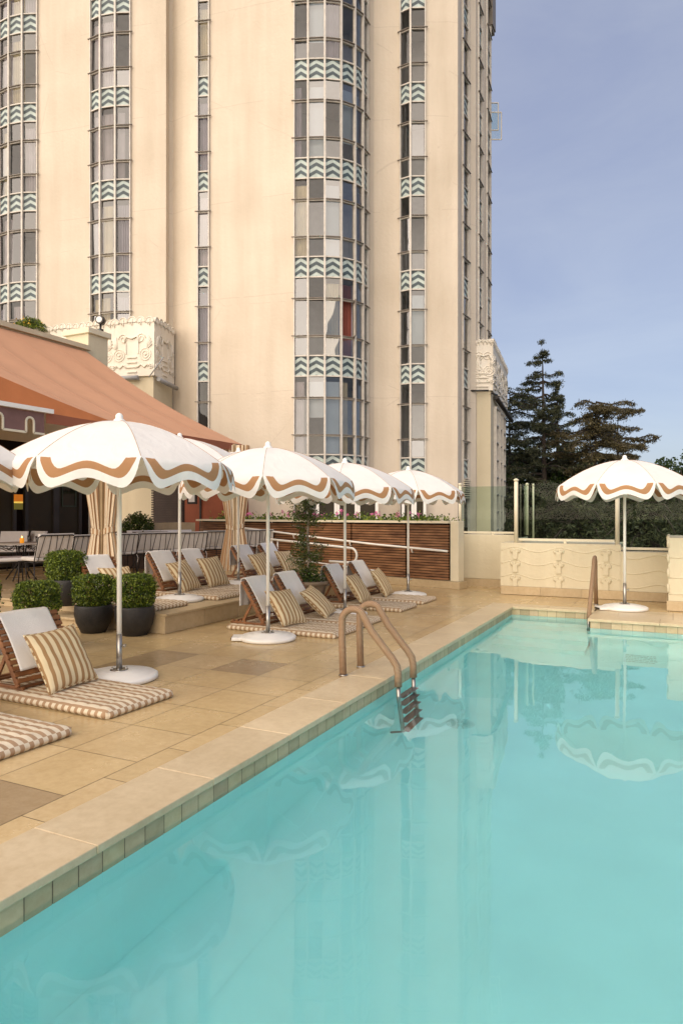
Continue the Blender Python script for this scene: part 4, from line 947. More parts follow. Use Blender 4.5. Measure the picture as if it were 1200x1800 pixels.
# ================================================================== UMBRELLAS
def make_umbrella():
    t = thing('pool_umbrella', '', 'umbrella', (0,0,0)); HT = 2.50; RZ = 2.07; RAD = 1.10; NP = 8
    def prof(s): return RZ + (HT-RZ)*(1-s**1.85)
    def depth(u):
        e = min(u, 1-u); ss = min(1, e/.19); ss = (1-(1-ss)**2.3)**.62
        m_ = max(0, 1-abs(u-.5)/.36); m_ = m_*m_*(3-2*m_)
        return .004 + .262*ss*(1-.30*m_)
    wch = 2*RAD*math.sin(PI/NP)
    curve = [((.5-.5*math.cos(PI*u/120))*wch, depth(.5-.5*math.cos(PI*u/120))) for u in range(121)]
    curve = [(0.0, -.02)] + curve + [(wch, -.02)]
    def dep_(u): return depth(u) if 0 < u < 1 else -.2
    def mdist(x, y):
        u = x/wch; io, ii = .036, .115
        uo = (u-io)/(1-2*io); d1 = dep_(uo); f1 = (d1-.078*min(1, max(0, d1)/.12)) if d1 > 0 else -.05-2*min(abs(uo), abs(1-uo))
        ui = (u-ii)/(1-2*ii); d2 = dep_(ui); f2 = max(-.004, d2-.155*min(1, max(0, d2)/.15)) if d2 > 0 else -.004
        return (f1-y, y-f2)
    def mdist_old(x, y):
        best = 9
        for (x0, y0), (x1, y1) in zip(curve[:-1], curve[1:]):
            dx, dy = x1-x0, y1-y0; tt = max(0, min(1, ((x-x0)*dx+(y-y0)*dy)/(dx*dx+dy*dy+1e-12))); best = min(best, math.hypot(x-x0-dx*tt, y-y0-dy*tt))
        th = .028 + .052*max(0, min(1, (y-.02)/.13)); return best-th
    cn_ = MB(); nu, nr, nv = 36, 10, 11
    cache = {}
    def uu(i): return .5*(i/nu) + .5*(.5-.5*math.cos(PI*i/nu))
    for k in range(NP):
        a0, a1 = 2*PI*k/NP, 2*PI*(k+1)/NP; am = (a0+a1)/2; outv = Vector((math.cos(am), math.sin(am), 0))
        def pos(u, row):
            if row <= nr:
                s = .03 + .97*row/nr; z = prof(s)
                p = Vector((math.cos(a0)*RAD*s, math.sin(a0)*RAD*s, z)).lerp(Vector((math.cos(a1)*RAD*s, math.sin(a1)*RAD*s, z)), u)
                p += outv*.035*s*s*math.sin(PI*u); p.z -= .012*math.sin(PI*u)*s
                return p
            v = (row-nr)/nv; D = depth(u)
            p = Vector((math.cos(a0)*RAD, math.sin(a0)*RAD, RZ)).lerp(Vector((math.cos(a1)*RAD, math.sin(a1)*RAD, RZ)), u)
            bulge = .035*math.sin(PI*u); y = D*v
            p += outv*(bulge + .05*(1-math.exp(-y/.06)) + .012*math.sin(u*9+k*2)*v); p.z -= .012*math.sin(PI*u) + y - .03*(1-math.exp(-y/.06))*math.sin(PI*u)
            p += Vector((-outv.y, outv.x, 0))*(.004*v*(1 if u > .5 else -1)*(-1)*max(0, 1-min(u, 1-u)/.2))
            return p
        def uvp(u, row):
            if row < nr-2: return (9, -1)
            key = (round(u, 4), row)
            if key not in cache:
                if row <= nr: y = -(nr-row)*.097*RAD
                else: y = depth(u)*(row-nr)/nv
                cache[key] = mdist(u*wch, y)
            return cache[key]
        k0 = len(cn_.v); rows = nr+nv+1
        for j in range(rows):
            for i in range(nu+1): cn_.v.append(tuple(pos(uu(i), j)))
        for j in range(rows-1):
            for i in range(nu):
                a = k0+j*(nu+1)+i
                cn_.face((a+nu+1, a+nu+2, a+1, a), 0, [uvp(uu(i), j+1), uvp(uu(i+1), j+1), uvp(uu(i+1), j), uvp(uu(i), j)], None, True)
    for k in range(NP):
        a = 2*PI*k/NP; cn_.tube([(math.cos(a)*RAD*s_, math.sin(a)*RAD*s_, prof(s_)+.001) for s_ in [i_/14 for i_ in range(1, 15)]], .002, 5)
    for q_ in range(len(cn_.uv)):
        if len(cn_.f[q_]) and cn_.f[q_][0] >= NP*(nu+1)*(nr+nv+1): cn_.uv[q_] = None
    o = cn_.build('canopy', M['canopy'], t)
    f_ = MB(); f_.lathe([(.05, HT-.02), (.062, HT+.005), (.05, HT+.015), (.034, HT+.03), (.036, HT+.055), (.022, HT+.075), (.004, HT+.083)], 0, 0, 16); f_.build('finial', M['pole'], o)
    p_ = MB(); p_.tube([(0,0,.42), (0,0,HT)], .023, 14); p_.build('pole', M['pole'], t)
    p_ = MB(); p_.tube([(0,0,.05), (0,0,.44)], .028, 14); p_.tube([(.028,0,.33), (.06,0,.33)], .008, 8); p_.tube([(.055,0,.33), (.07,0,.33)], .018, 10); o2 = p_.build('sleeve', M['steel'], t)
    p_ = MB()
    for k in range(4): a = k*PI/2+.5; p_.tube([(.065*math.cos(a), .065*math.sin(a), .085), (.065*math.cos(a), .065*math.sin(a), .12)], .01, 8)
    p_.lathe([(.085, .085), (.085, .098), (.03, .10)], 0, 0, 20); p_.build('flange', M['steel'], o2)
    bs = MB(); bs.lathe([(.34, 0), (.365, .012), (.365, .045), (.34, .06), (.28, .062), (.265, .078), (.19, .08), (.175, .092), (.08, .094)], 0, 0, 48); bs.build('base', M['base_white'], t)
    tb_ = MB(); tb_.box(-.46, -.13, .008, -.33, .13, .05); tb_.box(-.475, -.09, .014, -.461, .09, .04, 1); tb_.build('base_handle', [M['base_white'], M['dark_metal']], t, bevel=.008)
    for k in range(NP):
        a = 2*PI*k/NP; r_ = MB(); pts_ = [(math.cos(a)*RAD*s*.985, math.sin(a)*RAD*s*.985, prof(s)-.018) for s in (.03, .25, .5, .75, 1)]
        r_.tube(pts_, .006, 6); r_.tube([(math.cos(a)*RAD*.5, math.sin(a)*RAD*.5, prof(.5)-.02), (math.cos(a)*.04, math.sin(a)*.04, 1.93)], .005, 6); r_.lathe([(.003, -.01), (.012, 0), (.012, .012), (.003, .018)], pts_[-1][0], pts_[-1][1], 8, z0=pts_[-1][2]+.014); r_.build('rib', M['pole'], t)
    h_ = MB(); h_.lathe([(.026, 1.90), (.045, 1.905), (.045, 1.955), (.026, 1.96)], 0, 0, 16); h_.build('runner', M['pole'], t)
    return t
umb = make_umbrella(); utree = tree_of(umb)
UG = 'white scalloped umbrellas with tan wave bands'
us = [  # px, d, z, rotation about the pole (of ribs), label
 (210, 6.62, 0, R(-18)+YAW, 'nearest whole umbrella, its base beside the large striped floor mattress'),
 (471, 8.72, 0, R(3)+YAW, 'umbrella in front of the lounger pair left of the pool ladder'),
 (606, 10.8, 0, R(-6)+YAW, 'umbrella between the two middle pairs of loungers by the potted tree'),
 (717, 13.35, 0, R(4)+YAW, 'farthest umbrella on the deck, standing before the slat fence'),
 (1097, 11.42, .008, R(1)+YAW, 'lone umbrella across the pool before the relief wall'),
 (316, 10.5, TZ, R(8)+YAW, 'umbrella on the raised terrace edge behind the three boxwood pots'),
 (419, 12.8, TZ, R(-8)+YAW, 'umbrella on the raised terrace nearest the farther striped curtain'),
 (-196, 5.8, 0, R(5)+YAW, 'umbrella cut off by the left edge of the photo, only its right side showing'),
]
for i, (px, d_, z, rz, lab) in enumerate(us):
    x, y = PD(px, d_)
    if i == 0: umb.location = (x, y, z); umb.rotation_euler = (0, 0, rz); umb['label'] = lab; umb['group'] = UG
    else: c = copy_thing(umb, (x, y, z), rz, lab, UG, utree, {1: .98, 2: .965, 3: .985}.get(i, 1.0))

# ================================================================== LOUNGERS
ML, MW, MH = 1.68, .76, .08
def make_mattress():
    m_ = MB(); nx, ny = 84, 38
    def zt(x, y):
        tx, ty = x/.14, y/.127
        pil = abs(math.sin(PI*tx))**.55*abs(math.sin(PI*ty))**.55
        e = min(x, ML-x, y, MW-y); rim = min(1, e/.07)
        return MH*.72 + (.016+.009*pil)*rim**.5
    def fn(u, v):
        x, y = u*ML, v*MW; return (-ML+x, y, zt(x, y))
    m_.grid(fn, nx, ny, 0, lambda u, v: (v*MW+.01, u))
    # boxed side: rounded cross-section following the perimeter
    per = [(-ML, 0), (0, 0), (0, MW), (-ML, MW), (-ML, 0)]; acc = 0
    for (x0, y0), (x1, y1) in zip(per[:-1], per[1:]):
        ln = math.hypot(x1-x0, y1-y0); nxv, nyv = (y1-y0)/ln, -(x1-x0)/ln
        def sf(u, v, x0=x0, y0=y0, x1=x1, y1=y1, ln=ln, nxv=nxv, nyv=nyv):
            e = .018*math.sin(PI*v); cr = min(1, min(u, 1-u)*ln/.03)**.5
            e = e*cr - .02*(1-cr)
            return (x0+(x1-x0)*u+nxv*e, y0+(y1-y0)*u+nyv*e, .004+(MH*.72-.004)*v)
        m_.grid(sf, 40, 6, 0, lambda u, v, a=acc, ln=ln: (a+u*ln, v)); acc += ln
    return m_.build('floor_mattress', M['matt_stripe'], None)
XB = -1.12; TH = R(58)                                  # hinge of the backrest; its slope
BL = .66
def make_backrest():
    t = thing('wooden_backrest', '', 'backrest', (0,0,0))
    up = Vector((-math.cos(TH), 0, math.sin(TH))); nrm = Vector((math.sin(TH), 0, math.cos(TH)))
    o0 = Vector((XB, 0, MH+.03)); ya, yb = .07, MW-.05
    for y in (ya, yb):
        b_ = MB(); b_.bar(o0+Vector((0, y, 0)), o0+Vector((0, y, 0))+up*BL, .022, .045, 0, up=nrm); b_.build('side_frame', M['teak'], t, bevel=.004)
    b_ = MB()
    for i in range(11):
        c = o0+up*(.04+i*.059)+nrm*.030; b_.bar(c+Vector((0, ya-.02, 0)), c+Vector((0, yb+.02, 0)), .040, .017, 0, up=nrm)
    b_.build('slats', M['teak'], t, bevel=.003)
    b_ = MB()
    for y in (ya+.03, yb-.03):
        b_.bar((XB+.03, y, MH+.014), (XB-.56, y, MH+.014), .025, .028)
        for i in range(4): b_.box(XB-.34-i*.065, y-.0125, MH+.028, XB-.31-i*.065, y+.0125, MH+.05)
    for x in (XB-.02, XB-.55): b_.bar((x, ya+.03, MH+.014), (x, yb-.03, MH+.014), .03, .026)
    b_.build('base_frame', M['teak'], t, bevel=.003)
    m_ = o0+up*.36; b_ = MB()
    for y in (ya+.05, yb-.05): b_.bar(m_+Vector((0, y, 0)), (XB-.36, y, MH+.04), .02, .035, 0, up=(1,0,0))
    b_.bar((XB-.36, ya+.05, MH+.04), (XB-.36, yb-.05, MH+.04), .02, .02); b_.build('prop', M['teak'], t)
    return t
def make_towel(seed=1):
    rn = random.Random(seed); b_ = MB(); up = Vector((-math.cos(TH), 0, math.sin(TH))); nrm = Vector((math.sin(TH), 0, math.cos(TH)))
    o0 = Vector((XB, 0, MH+.03)); top = o0+up*(BL+.02)
    prof = [o0+up*(.12+.53*i/8)+nrm*.049 for i in range(9)] + [top+nrm*.047, top+up*.022+nrm*.02, top+up*.022-nrm*.02, top-nrm*.045-up*.01]
    last = prof[-1]
    prof += [last+Vector((-.012-.004*i, 0, -.042*i)) for i in range(1, 9)]
    y0, y1 = .11, MW-.13
    def f(u, v):
        k = v*(len(prof)-1); i = min(int(k), len(prof)-2); p = prof[i].lerp(prof[i+1], k-i)
        bk = max(0, (v-.6)/.4)
        p = p + Vector((.014*bk*math.sin(u*17+1)+.004*math.sin(u*9+v*6), 0, .004*math.sin(u*7+v*9)))
        return (p.x, y0+(y1-y0)*u+.008*math.sin(v*8), p.z)
    b_.grid(f, 30, 50); return b_.build('beach_towel', M['towel'], None, solid=.008)
def make_pillow(seed=1):
    b_ = MB(); S_ = .56; rn = random.Random(seed)
    def sh(u, v, sgn):
        x, y = u*2-1, v*2-1
        th = .085*max(0, (1-abs(x)**2.6))**.55*max(0, (1-abs(y)**2.6))**.55
        pin = 1-.07*(1-abs(y)**2)*abs(x)**3; pin2 = 1-.07*(1-abs(x)**2)*abs(y)**3
        wr = .004*math.sin(9*x+4*y+seed)*(1-x*x)+.006*math.sin(14*y+seed*2)*abs(x)**2
        return Vector((sgn*(th+wr*(th/.08)), x*S_/2*pin, y*S_/2*pin2))
    for sgn in (-1, 1):
        b_.grid(lambda u, v: sh(u, v, sgn), 32, 32, 0, lambda u, v: (u*S_+.02, v))
    rim = [sh(u/20, 0, 0) for u in range(21)]+[sh(1, u/20, 0) for u in range(1, 21)]+[sh(1-u/20, 1, 0) for u in range(1, 21)]+[sh(0, 1-u/20, 0) for u in range(1, 21)]
    b_.tube(rim, .007, 5, 0, False)
    return b_.build('striped_pillow', M['pill_stripe'], None)
mt0 = make_mattress(); br0 = make_backrest(); tw0 = make_towel(); pl0 = make_pillow()
btree = tree_of(br0)
units = [ # X of pool end, Y of near edge, z, small rotation, where
 (-3.93, 2.84, 0, R(-2), 'cut off at the bottom left corner'),
 (-3.95, 3.98, 0, R(-1.5), 'nearest whole set, beside the umbrella base'),
 (-3.90, 7.82, 0, R(-1), 'left of the pair behind the second base'),
 (-3.92, 8.74, 0, R(0), 'right of the pair behind the second base'),
 (-3.99, 10.42, 0, R(-1), 'left of the far pair near the fence'),
 (-3.98, 11.48, 0, R(-.5), 'right of the far pair near the fence'),
 (-6.36, 7.22, TZ, R(-1), 'on the terrace, directly behind boxwood pots'),
 (-6.30, 8.62, TZ, R(0), 'terrace, left of the umbrella pole'),
 (-6.30, 9.42, TZ, R(.5), 'terrace, right of the umbrella pole'),
 (-6.35, 11.05, TZ, R(-1), 'terrace, in front of the farther curtain'),
 (-6.35, 12.05, TZ, R(0), 'terrace, last before the potted tree'),
]
for i, (x, y, z, rz, where) in enumerate(units):
    rn = random.Random(i+20)
    def put(src, tree, nmlab, cat, grp, first):
        if first: c = src; c.location = (x, y, z); c.rotation_euler = (0,0,rz)
        else: c = copy_thing(src, (x, y, z), rz, '', None, tree)
        c['label'] = nmlab; c['category'] = cat; c['group'] = grp; return c
    put(mt0, [], 'tufted tan striped floor mattress, ' + where, 'mattress', 'striped floor mattresses', i == 0)
    put(br0, btree, 'slatted wooden backrest, ' + where, 'backrest', 'wooden backrests', i == 0)
    put(tw0, [], 'white towel over a backrest, ' + where, 'towel', 'white towels on backrests', i == 0)
    # pillow leans on the backrest
    p_ = pl0 if i == 0 else pl0.copy()
    if i: col.objects.link(p_)
    lean = R(rn.uniform(29, 37)); yaw_ = rz + R(rn.uniform(-7, 7)); roll = R(rn.uniform(-3, 5))
    if i == 3: lean = R(46); roll = R(8)
    p_.rotation_euler = (roll, -lean, yaw_)
    px_ = XB+.225+(.06 if i == 3 else 0)+.02
    cz = z+MH+.275*math.cos(lean)+.012; q = Matrix.Rotation(rz, 3, 'Z') @ Vector((px_-.25*math.sin(lean)*.35, MW*.47, 0))
    p_.location = (x+q.x, y+q.y, cz)
    tag(p_, 'striped pillow leaning on its backrest, ' + where, 'pillow', 'striped pillows')

# ================================================================== PLANTS ON THE DECK
def make_boxpot():
    t = thing('potted_boxwood', '', 'plant', (0,0,0), 0, 'boxwoods in black pots')
    p_ = MB(); p_.lathe([(.155, 0), (.17, .01), (.235, .14), (.262, .27), (.255, .36), (.248, .385), (.225, .385), (.225, .33)], 0, 0, 40); p_.build('pot', M['pot'], t)
    s_ = MB(); s_.lathe([(.224, .335), (.01, .34)], 0, 0, 24, caps=False); s_.build('soil', M['soil'], t)
    lf = MB(); rn = random.Random(11)
    for i in range(8500):
        d = Vector((rn.gauss(0,1), rn.gauss(0,1), rn.gauss(0,1))).normalized(); q = 4.6
        sup = (abs(d.x)**q+abs(d.y)**q+abs(d.z)**q)**(-1/q)
        rr = rn.uniform(.55, 1)**.4*(1 if rn.random() > .06 else rn.uniform(1.02, 1.17))
        bm_ = 1+.11*noise.noise(d*2.6)+.05*noise.noise(d*7)
        p = Vector((d.x*.245*sup*rr*bm_, d.y*.245*sup*rr*bm_,   .585+d.z*.215*sup*rr*bm_))
        leaf(lf, p, .0175, rn, .8, .5)
    lf.build('foliage', M['box_leaf'], t)
    st = MB()
    for i in range(14): a = rn.random()*6.28; st.tube([(0,0,.33), (.12*math.cos(a), .12*math.sin(a), .52), (.2*math.cos(a), .2*math.sin(a), .72)], .006, 5)
    st.build('stems', M['trunk'], t)
    return t
bx = make_boxpot(); bxt = tree_of(bx)
spots = [((117, 10.0), TZ, 'rearmost boxwood pot, standing on the upper step', .99), ((165, 9.28), 0, 'boxwood pot in the middle, left of the white umbrella pole', .97), ((237, 9.08), 0, 'rightmost boxwood pot at the corner of the stone platform', 1.0), ((66, 8.1), 0, 'boxwood behind the nearest white towel and backrest', 1.0), ((-45, 8.25), .0, 'boxwood barely showing at the left edge of the photo', 1.02)]
for i, (pd, z, lab, s_) in enumerate(spots):
    x, y = PD(*pd)
    if i == 0: bx.location = (x, y, z); bx['label'] = lab; bx.scale = (s_,)*3
    else: c = copy_thing(bx, (x, y, z), i*1.3, lab, 'boxwoods in black pots', bxt, s_)
# potted tree
x, y = PD(541, 11.9)
pt_ = thing('potted_tree', 'slim leafy tree in a large weathered clay pot by the loungers', 'tree', (x, y, 0))
p_ = MB(); p_.lathe([(.22, 0), (.24, .02), (.30, .28), (.33, .38), (.37, .39), (.375, .44), (.34, .45), (.33, .40)], 0, 0, 40); p_.build('pot', M['clay'], pt_)
rn = random.Random(5)
tk = MB(); tk.tube([(0,0,.38), (.02,0,.8), (-.02,.02,1.2), (.02,0,1.6), (.0,0,1.85)], .03, 8, rad=[.032,.028,.024,.016,.008])
lf = MB()
br = []
for i in range(120):
    z = rn.uniform(.58, 1.9); a = rn.random()*6.28; ln = rn.uniform(.16, .40)*(1.15 if z < 1.05 else .85)
    if 1.05 < z < 1.4 and rn.random() < .5: continue
    p0 = Vector((0,0,z)); p1 = p0+Vector((math.cos(a)*ln, math.sin(a)*ln, rn.uniform(-.08, .16))); tk.tube([p0, p1], .004, 4)
    for j in range(46): leaf(lf, p0.lerp(p1, rn.uniform(.25, 1.1))+Vector((rn.gauss(0,.03), rn.gauss(0,.03), rn.gauss(0,.035))), .020, rn, .2, .45)
for i in range(1500):                       # underplanting in the pot
    a = rn.random()*6.28; rr = rn.uniform(0, .36); leaf(lf, (rr*math.cos(a), rr*math.sin(a), .44+abs(rn.gauss(0,.10))*(1.2-rr)), .022, rn, .6, .5)
tk.build('trunk', M['pale_trunk'], pt_); lf.build('foliage', M['tree_leaf'], pt_)
# shrub behind the dining benches
def shrub(loc, w_, h, label, seed, n=2600, m='tree_leaf', s=.03):
    t = thing('shrub', label, 'shrub', loc); rn = random.Random(seed); lf = MB(); st = MB()
    for i in range(n):
        d = Vector((rn.gauss(0,1), rn.gauss(0,1), abs(rn.gauss(0,1)))).normalized(); rr = rn.uniform(.3, 1)**.5*(1+.18*noise.noise(d*2.4+Vector((seed,0,0))))
        leaf(lf, (d.x*w_*rr, d.y*w_*rr, d.z*h*rr), s, rn, .3, .5)
    for i in range(10): a = rn.random()*6.28; st.tube([(0,0,-.05), (math.cos(a)*w_*.5, math.sin(a)*w_*.5, h*.7)], .01, 5)
    lf.build('foliage', M[m], t); st.build('stems', M['trunk'], t); return t
q = PD(242, 17.3); shrub((*q, 1.15), .42, .5, 'dark green leafy shrub behind the white dining bench', 3)
pb = thing('planter_box', 'tan stone planter box left of the flower planter', 'planter', (*PD(298, 17.6), TZ))
p_ = MB(); pa = Vector((*PD(262, 17.6), 0)); pq = Vector((*PD(335, 18.4), 0)); p_.bar(pa+Vector((0,0,1.22)), pq+Vector((0,0,1.22)), .5, .32); p_.bar(pa+Vector((0,0,.62)), pq+Vector((0,0,.62)), .4, .70, 1); p_.build('box', [M['tan_stone'], M['louver']], pb, world=True)
q = PD(215, 17.2); pb2 = thing('planter_box', 'low planter box holding the dark shrub', 'planter', (*q, TZ)); p_ = MB(); p_.box(-.1, -.2, 0, 1.2, .3, .9); p_.build('box', M['louver'], pb2)
q = PD(55, 22.7); shrub((*q, ZH(583, 22.7)), .55, .45, 'flowering bush on the roof edge by the upper left windows', 9, 1500, 'box_leaf', .04)
yf = MB(); rn = random.Random(8)
for i in range(60): leaf(yf, (rn.gauss(0,.28), -.3+rn.gauss(0,.15), abs(rn.gauss(.2,.1))), .035, rn)
yo = yf.build('blossom', M['yellow_fl'], bpy.data.objects[[o.name for o in bpy.data.objects if o.get('label','').startswith('flowering bush')][0]])
rf = thing('roof_kerb', 'pale roof ledge along the top of the restaurant', 'ledge', (*PD(100, 22.4), 0)); p_ = MB(); p_.bar(Vector((*PD(-60, 23.0), 6.6)), Vector((*PD(40, 23.0), 6.6)), .6, 1.2); p_.build('ledge', M['wing'], rf, world=True)

# ================================================================== DINING FURNITURE
def make_chair(wd, name, cat):
    t = thing(name, '', cat, (0,0,0)); sh_ = .45; n_ = max(3, int(wd/.11)); lean = .16
    f_ = MB()
    y0, y1 = -wd/2, wd/2
    f_.tube([(0, y0, sh_), (-lean*.85, y0+.0, .87), (-lean, y0+.05, .90), (-lean, y1-.05, .90), (-lean*.85, y1, .87), (0, y1, sh_)], .011, 8)
    f_.tube([(0, y0, sh_), (.5, y0, sh_), (.5, y1, sh_), (0, y1, sh_), (0, y0, sh_)], .011, 8)
    f_.build('frame', M['iron'], t)
    f_ = MB()
    for i in range(1, n_*1):
        yy_ = y0+wd*i/n_; off = (.05 if i % 3 == 2 else (.0 if i % 3 == 1 else -.03))
        f_.tube([(-.012, yy_+off, sh_+.02), (-lean+.0, yy_, .895)], .007, 6)
    f_.build('back_rods', M['iron'], t)
    for sx, sy in ((0, y0), (0, y1), (.48, y0), (.48, y1)):
        f_ = MB(); f_.tube([(sx, sy, sh_), (sx-(.03 if sx == 0 else -.02), sy, .02)], .012, 8); f_.lathe([(.01,0), (.022,.004), (.018,.02)], sx-(.03 if sx == 0 else -.02), sy, 10); f_.build('leg', M['iron'], t)
    f_ = MB(); nseg = max(1, round(wd/.75))
    for s_ in range(nseg):
        a, b2 = y0+.02+s_*(wd-.04)/nseg, y0+.02+(s_+1)*(wd-.04)/nseg-.01; f_.box(.0, a, sh_+.015, .49, b2, sh_+.085)
    f_.build('seat_cushion', M['cushion'], t, bevel=.025)
    f_ = MB(); sl = Matrix.Shear('XY', 4, (0, 0)); 
    for s_ in range(nseg):
        a, b2 = y0+.02+s_*(wd-.04)/nseg, y0+.02+(s_+1)*(wd-.04)/nseg-.01
        k = len(f_.v); th_ = .07
        for z in (sh_+.09, .93):
            xo = .02-lean*(z-sh_)/.45
            f_.v += [(xo, a, z), (xo+th_, a, z), (xo+th_, b2, z), (xo, b2, z)]
        for ff in ((0,3,2,1),(4,5,6,7),(0,1,5,4),(1,2,6,5),(2,3,7,6),(3,0,4,7)): f_.face([k+i_ for i_ in ff])
    f_.tube([(-.01, y0, sh_+.02), (-.04, y0-.02, sh_-.06), (-.035, y0-.01, sh_-.16)], .006, 5)
    f_.build('back_cushion', M['cushion'], t, bevel=.02)
    return t
CG = 'black iron chairs with white cushions'
ch0 = make_chair(.66, 'dining_chair', 'chair'); cht = tree_of(ch0)
bn0 = make_chair(1.75, 'dining_bench', 'bench'); bnt = tree_of(bn0)
def ang(rx, dx): # direction (right, away) -> heading
    return math.atan2(rx*SA+dx*CA, rx*CA-dx*SA)
chairs = [(93, 12.3, ang(-.80, .60), 'iron chair with white cushions just left of the nearer curtain', 1.06),
 (148, 13.6, ang(-.8, .6), 'iron chair half hidden by the nearer striped curtain', 1.0),
 (-8, 12.6, ang(.85, .5), 'iron chair cut off by the left edge, facing the round table', 1.0),
 (24, 16.0, ang(.1, -1), 'far chair with its cushion back behind the round table', 1.0),
 (62, 16.2, ang(-.6, -.8), 'far chair right of the amber candle', 1.0),
 (214, 14.6, ang(-.64, .76), 'chair between the nearer curtain and the long bench', 1.0),
 (375, 16.9, ang(-.6, .8), 'chair just left of the farther striped curtain', 1.0),
 (434, 18.0, ang(-.3, .95), 'left one of two chairs right of the farther curtain', 1.0),
 (459, 18.2, ang(-.3, .95), 'right one of two chairs right of the farther curtain', 1.0),
]
for i, (px, d_, a_, lab, s_) in enumerate(chairs):
    loc = (*PD(px, d_), TZ)
    if i == 0: ch0.location = loc; ch0.rotation_euler = (0,0,a_); ch0['label'] = lab; ch0['group'] = CG; ch0.scale = (s_,)*3
    else: copy_thing(ch0, loc, a_, lab, CG, cht, s_)
bn0.location = (*PD(300, 15.6), TZ); bn0.rotation_euler = (0,0,ang(-.62, .78)); bn0['label'] = 'long iron bench with grey white cushions behind the terrace loungers'
bn1 = copy_thing(bn0, (*PD(285, 17.2), TZ), ang(.62, -.78), 'farther cushioned bench facing the camera across the dining tables', None, bnt)
def make_table(label, px, d_, r):
    t = thing('dining_table', label, 'table', (*PD(px, d_), TZ), 0, 'dining tables')
    b_ = MB(); b_.lathe([(r-.01, .73), (r, .735), (r, .755), (r-.01, .76), (.01, .761)], 0, 0, 40); b_.build('top', M['tabletop'], t)
    b_ = MB(); b_.tube(arc((0,0,.70), r*.85, 0, 2*PI, 32, (1,0,0), (0,1,0)), .01, 6)
    for k in range(8):
        a = k*PI/4; b_.tube([(math.cos(a)*r*.85, math.sin(a)*r*.85, .70), (math.cos(a+.3)*r*.5, math.sin(a+.3)*r*.5, .60), (math.cos(a+.1)*r*.25, math.sin(a+.1)*r*.25, .70)], .008, 6)
    b_.build('scroll_apron', M['iron'], t)
    for k in range(4):
        a = k*PI/2+.4; l_ = MB(); l_.tube([(math.cos(a)*.1, math.sin(a)*.1, .7), (math.cos(a)*.07, math.sin(a)*.07, .35), (math.cos(a)*.32, math.sin(a)*.32, .01)], .014, 8); l_.build('leg', M['iron'], t)
    return t
make_table('round pale topped iron table left of the nearer curtain', 38, 13.8, .55)
make_table('round table behind the long bench with an amber candle', 305, 16.5, .5)
make_table('round table behind the bench, beside the farther curtain', 250, 16.0, .45)
def candle(px, d_, label, dz=0):
    x, y = PD(px, d_); t = thing('candle_holder', label, 'candle', (x, y, TZ+.762+dz), 0, 'lit amber candle holders')
    b_ = MB(); b_.lathe([(.032, 0), (.04, .01), (.042, .09), (.036, .10)], 0, 0, 16); b_.build('glass_cup', M['amber'], t)
    b_ = MB(); b_.lathe([(.004, .102), (.009, .115), (.001, .14)], 0, 0, 8); b_.build('flame', M['flame'], t)
candle(39, 13.5, 'amber candle holder on the left round table'); candle(305, 16.3, 'amber candle holder behind the long bench, right of centre'); candle(258, 15.9, 'amber candle holder behind the left end of the long bench')
def tumbler(px, d_, label):
    x, y = PD(px, d_); b_ = MB(); b_.lathe([(.028, 0), (.034, .13), (.030, .13), (.025, .01)], 0, 0, 14); o = b_.build('drinking_glass', M['clear_glass'], None); o.location = (x, y, TZ+.763); tag(o, label, 'glass', 'glasses on the dining tables')
for px, d_, lab in ((66, 13.7, 'clear glass on the left table, right of the candle'), (52, 14.0, 'clear glass just behind the amber candle'), (279, 16.4, 'clear glass behind the bench between the two candles'), (292, 16.6, 'clear glass immediately left of the right candle'), (238, 16.1, 'clear glass behind the left end of the bench')): tumbler(px, d_, lab)

# ================================================================== POOL LADDER, GRAB RAIL, DRAIN
ld = thing('pool_ladder', 'pool ladder with cord wrapped rails and dark treads', 'ladder', (PX, 6.3, 0))
for yy_ in (6.08, 6.50):
    b_ = MB(); base = Vector((-2.93, yy_, .0)); topz = .86
    x1 = -2.93; x2 = -2.74                       # arch over the top
    pts_ = [base, Vector((x1-.012, yy_, .36)), Vector((x1-.012, yy_, .50))]
    pts_ += [Vector((-2.81, yy_, .535)) + Vector((-.135*math.cos(a), 0, .135*math.sin(a))) for a in [PI*.68*i/9 for i in range(1, 10)]]
    pts_ += [Vector((-2.62, yy_, .46)), Vector((-2.41, yy_, .22)), Vector((-2.365, yy_, .155)), Vector((-2.35, yy_, .08)), Vector((-2.35, yy_, -.04))]
    b_.tube(pts_, .036, 14); b_.build('wrapped_rail', M['rope'], ld, world=True)
    b_ = MB(); b_.lathe([(.045, .008), (.045, .016), (.03, .022)], -2.93, yy_, 16); b_.tube([(-2.35, yy_, -.035), (-2.34, yy_, -.35), (-2.30, yy_, -1.15), (-2.42, yy_, -1.22)], .021, 10); b_.build('steel_leg', M['steel'], ld, world=True)
for i in range(5):
    z = -.17-i*.24; b_ = MB(); x = -2.335+.012*i; b_.box(x-.035, 6.08, z-.010, x+.045, 6.50, z+.010); b_.build('tread', M['rubber'], ld, world=True, bevel=.004)
gr = thing('grab_rail', 'single cord wrapped grab rail at the far pool corner', 'handrail', (-1.21, 12.8, 0))
b_ = MB(); b_.tube([(-1.22, 12.80, .008), (-1.215, 12.62, .55), (-1.21, 12.56, .78), (-1.21, 12.46, .86), (-1.21, 12.34, .83), (-1.205, 12.2, .70), (-1.2, 11.55, .10), (-1.2, 11.42, -.05)], .034, 12); b_.build('wrapped_rail', M['rope'], gr, world=True)
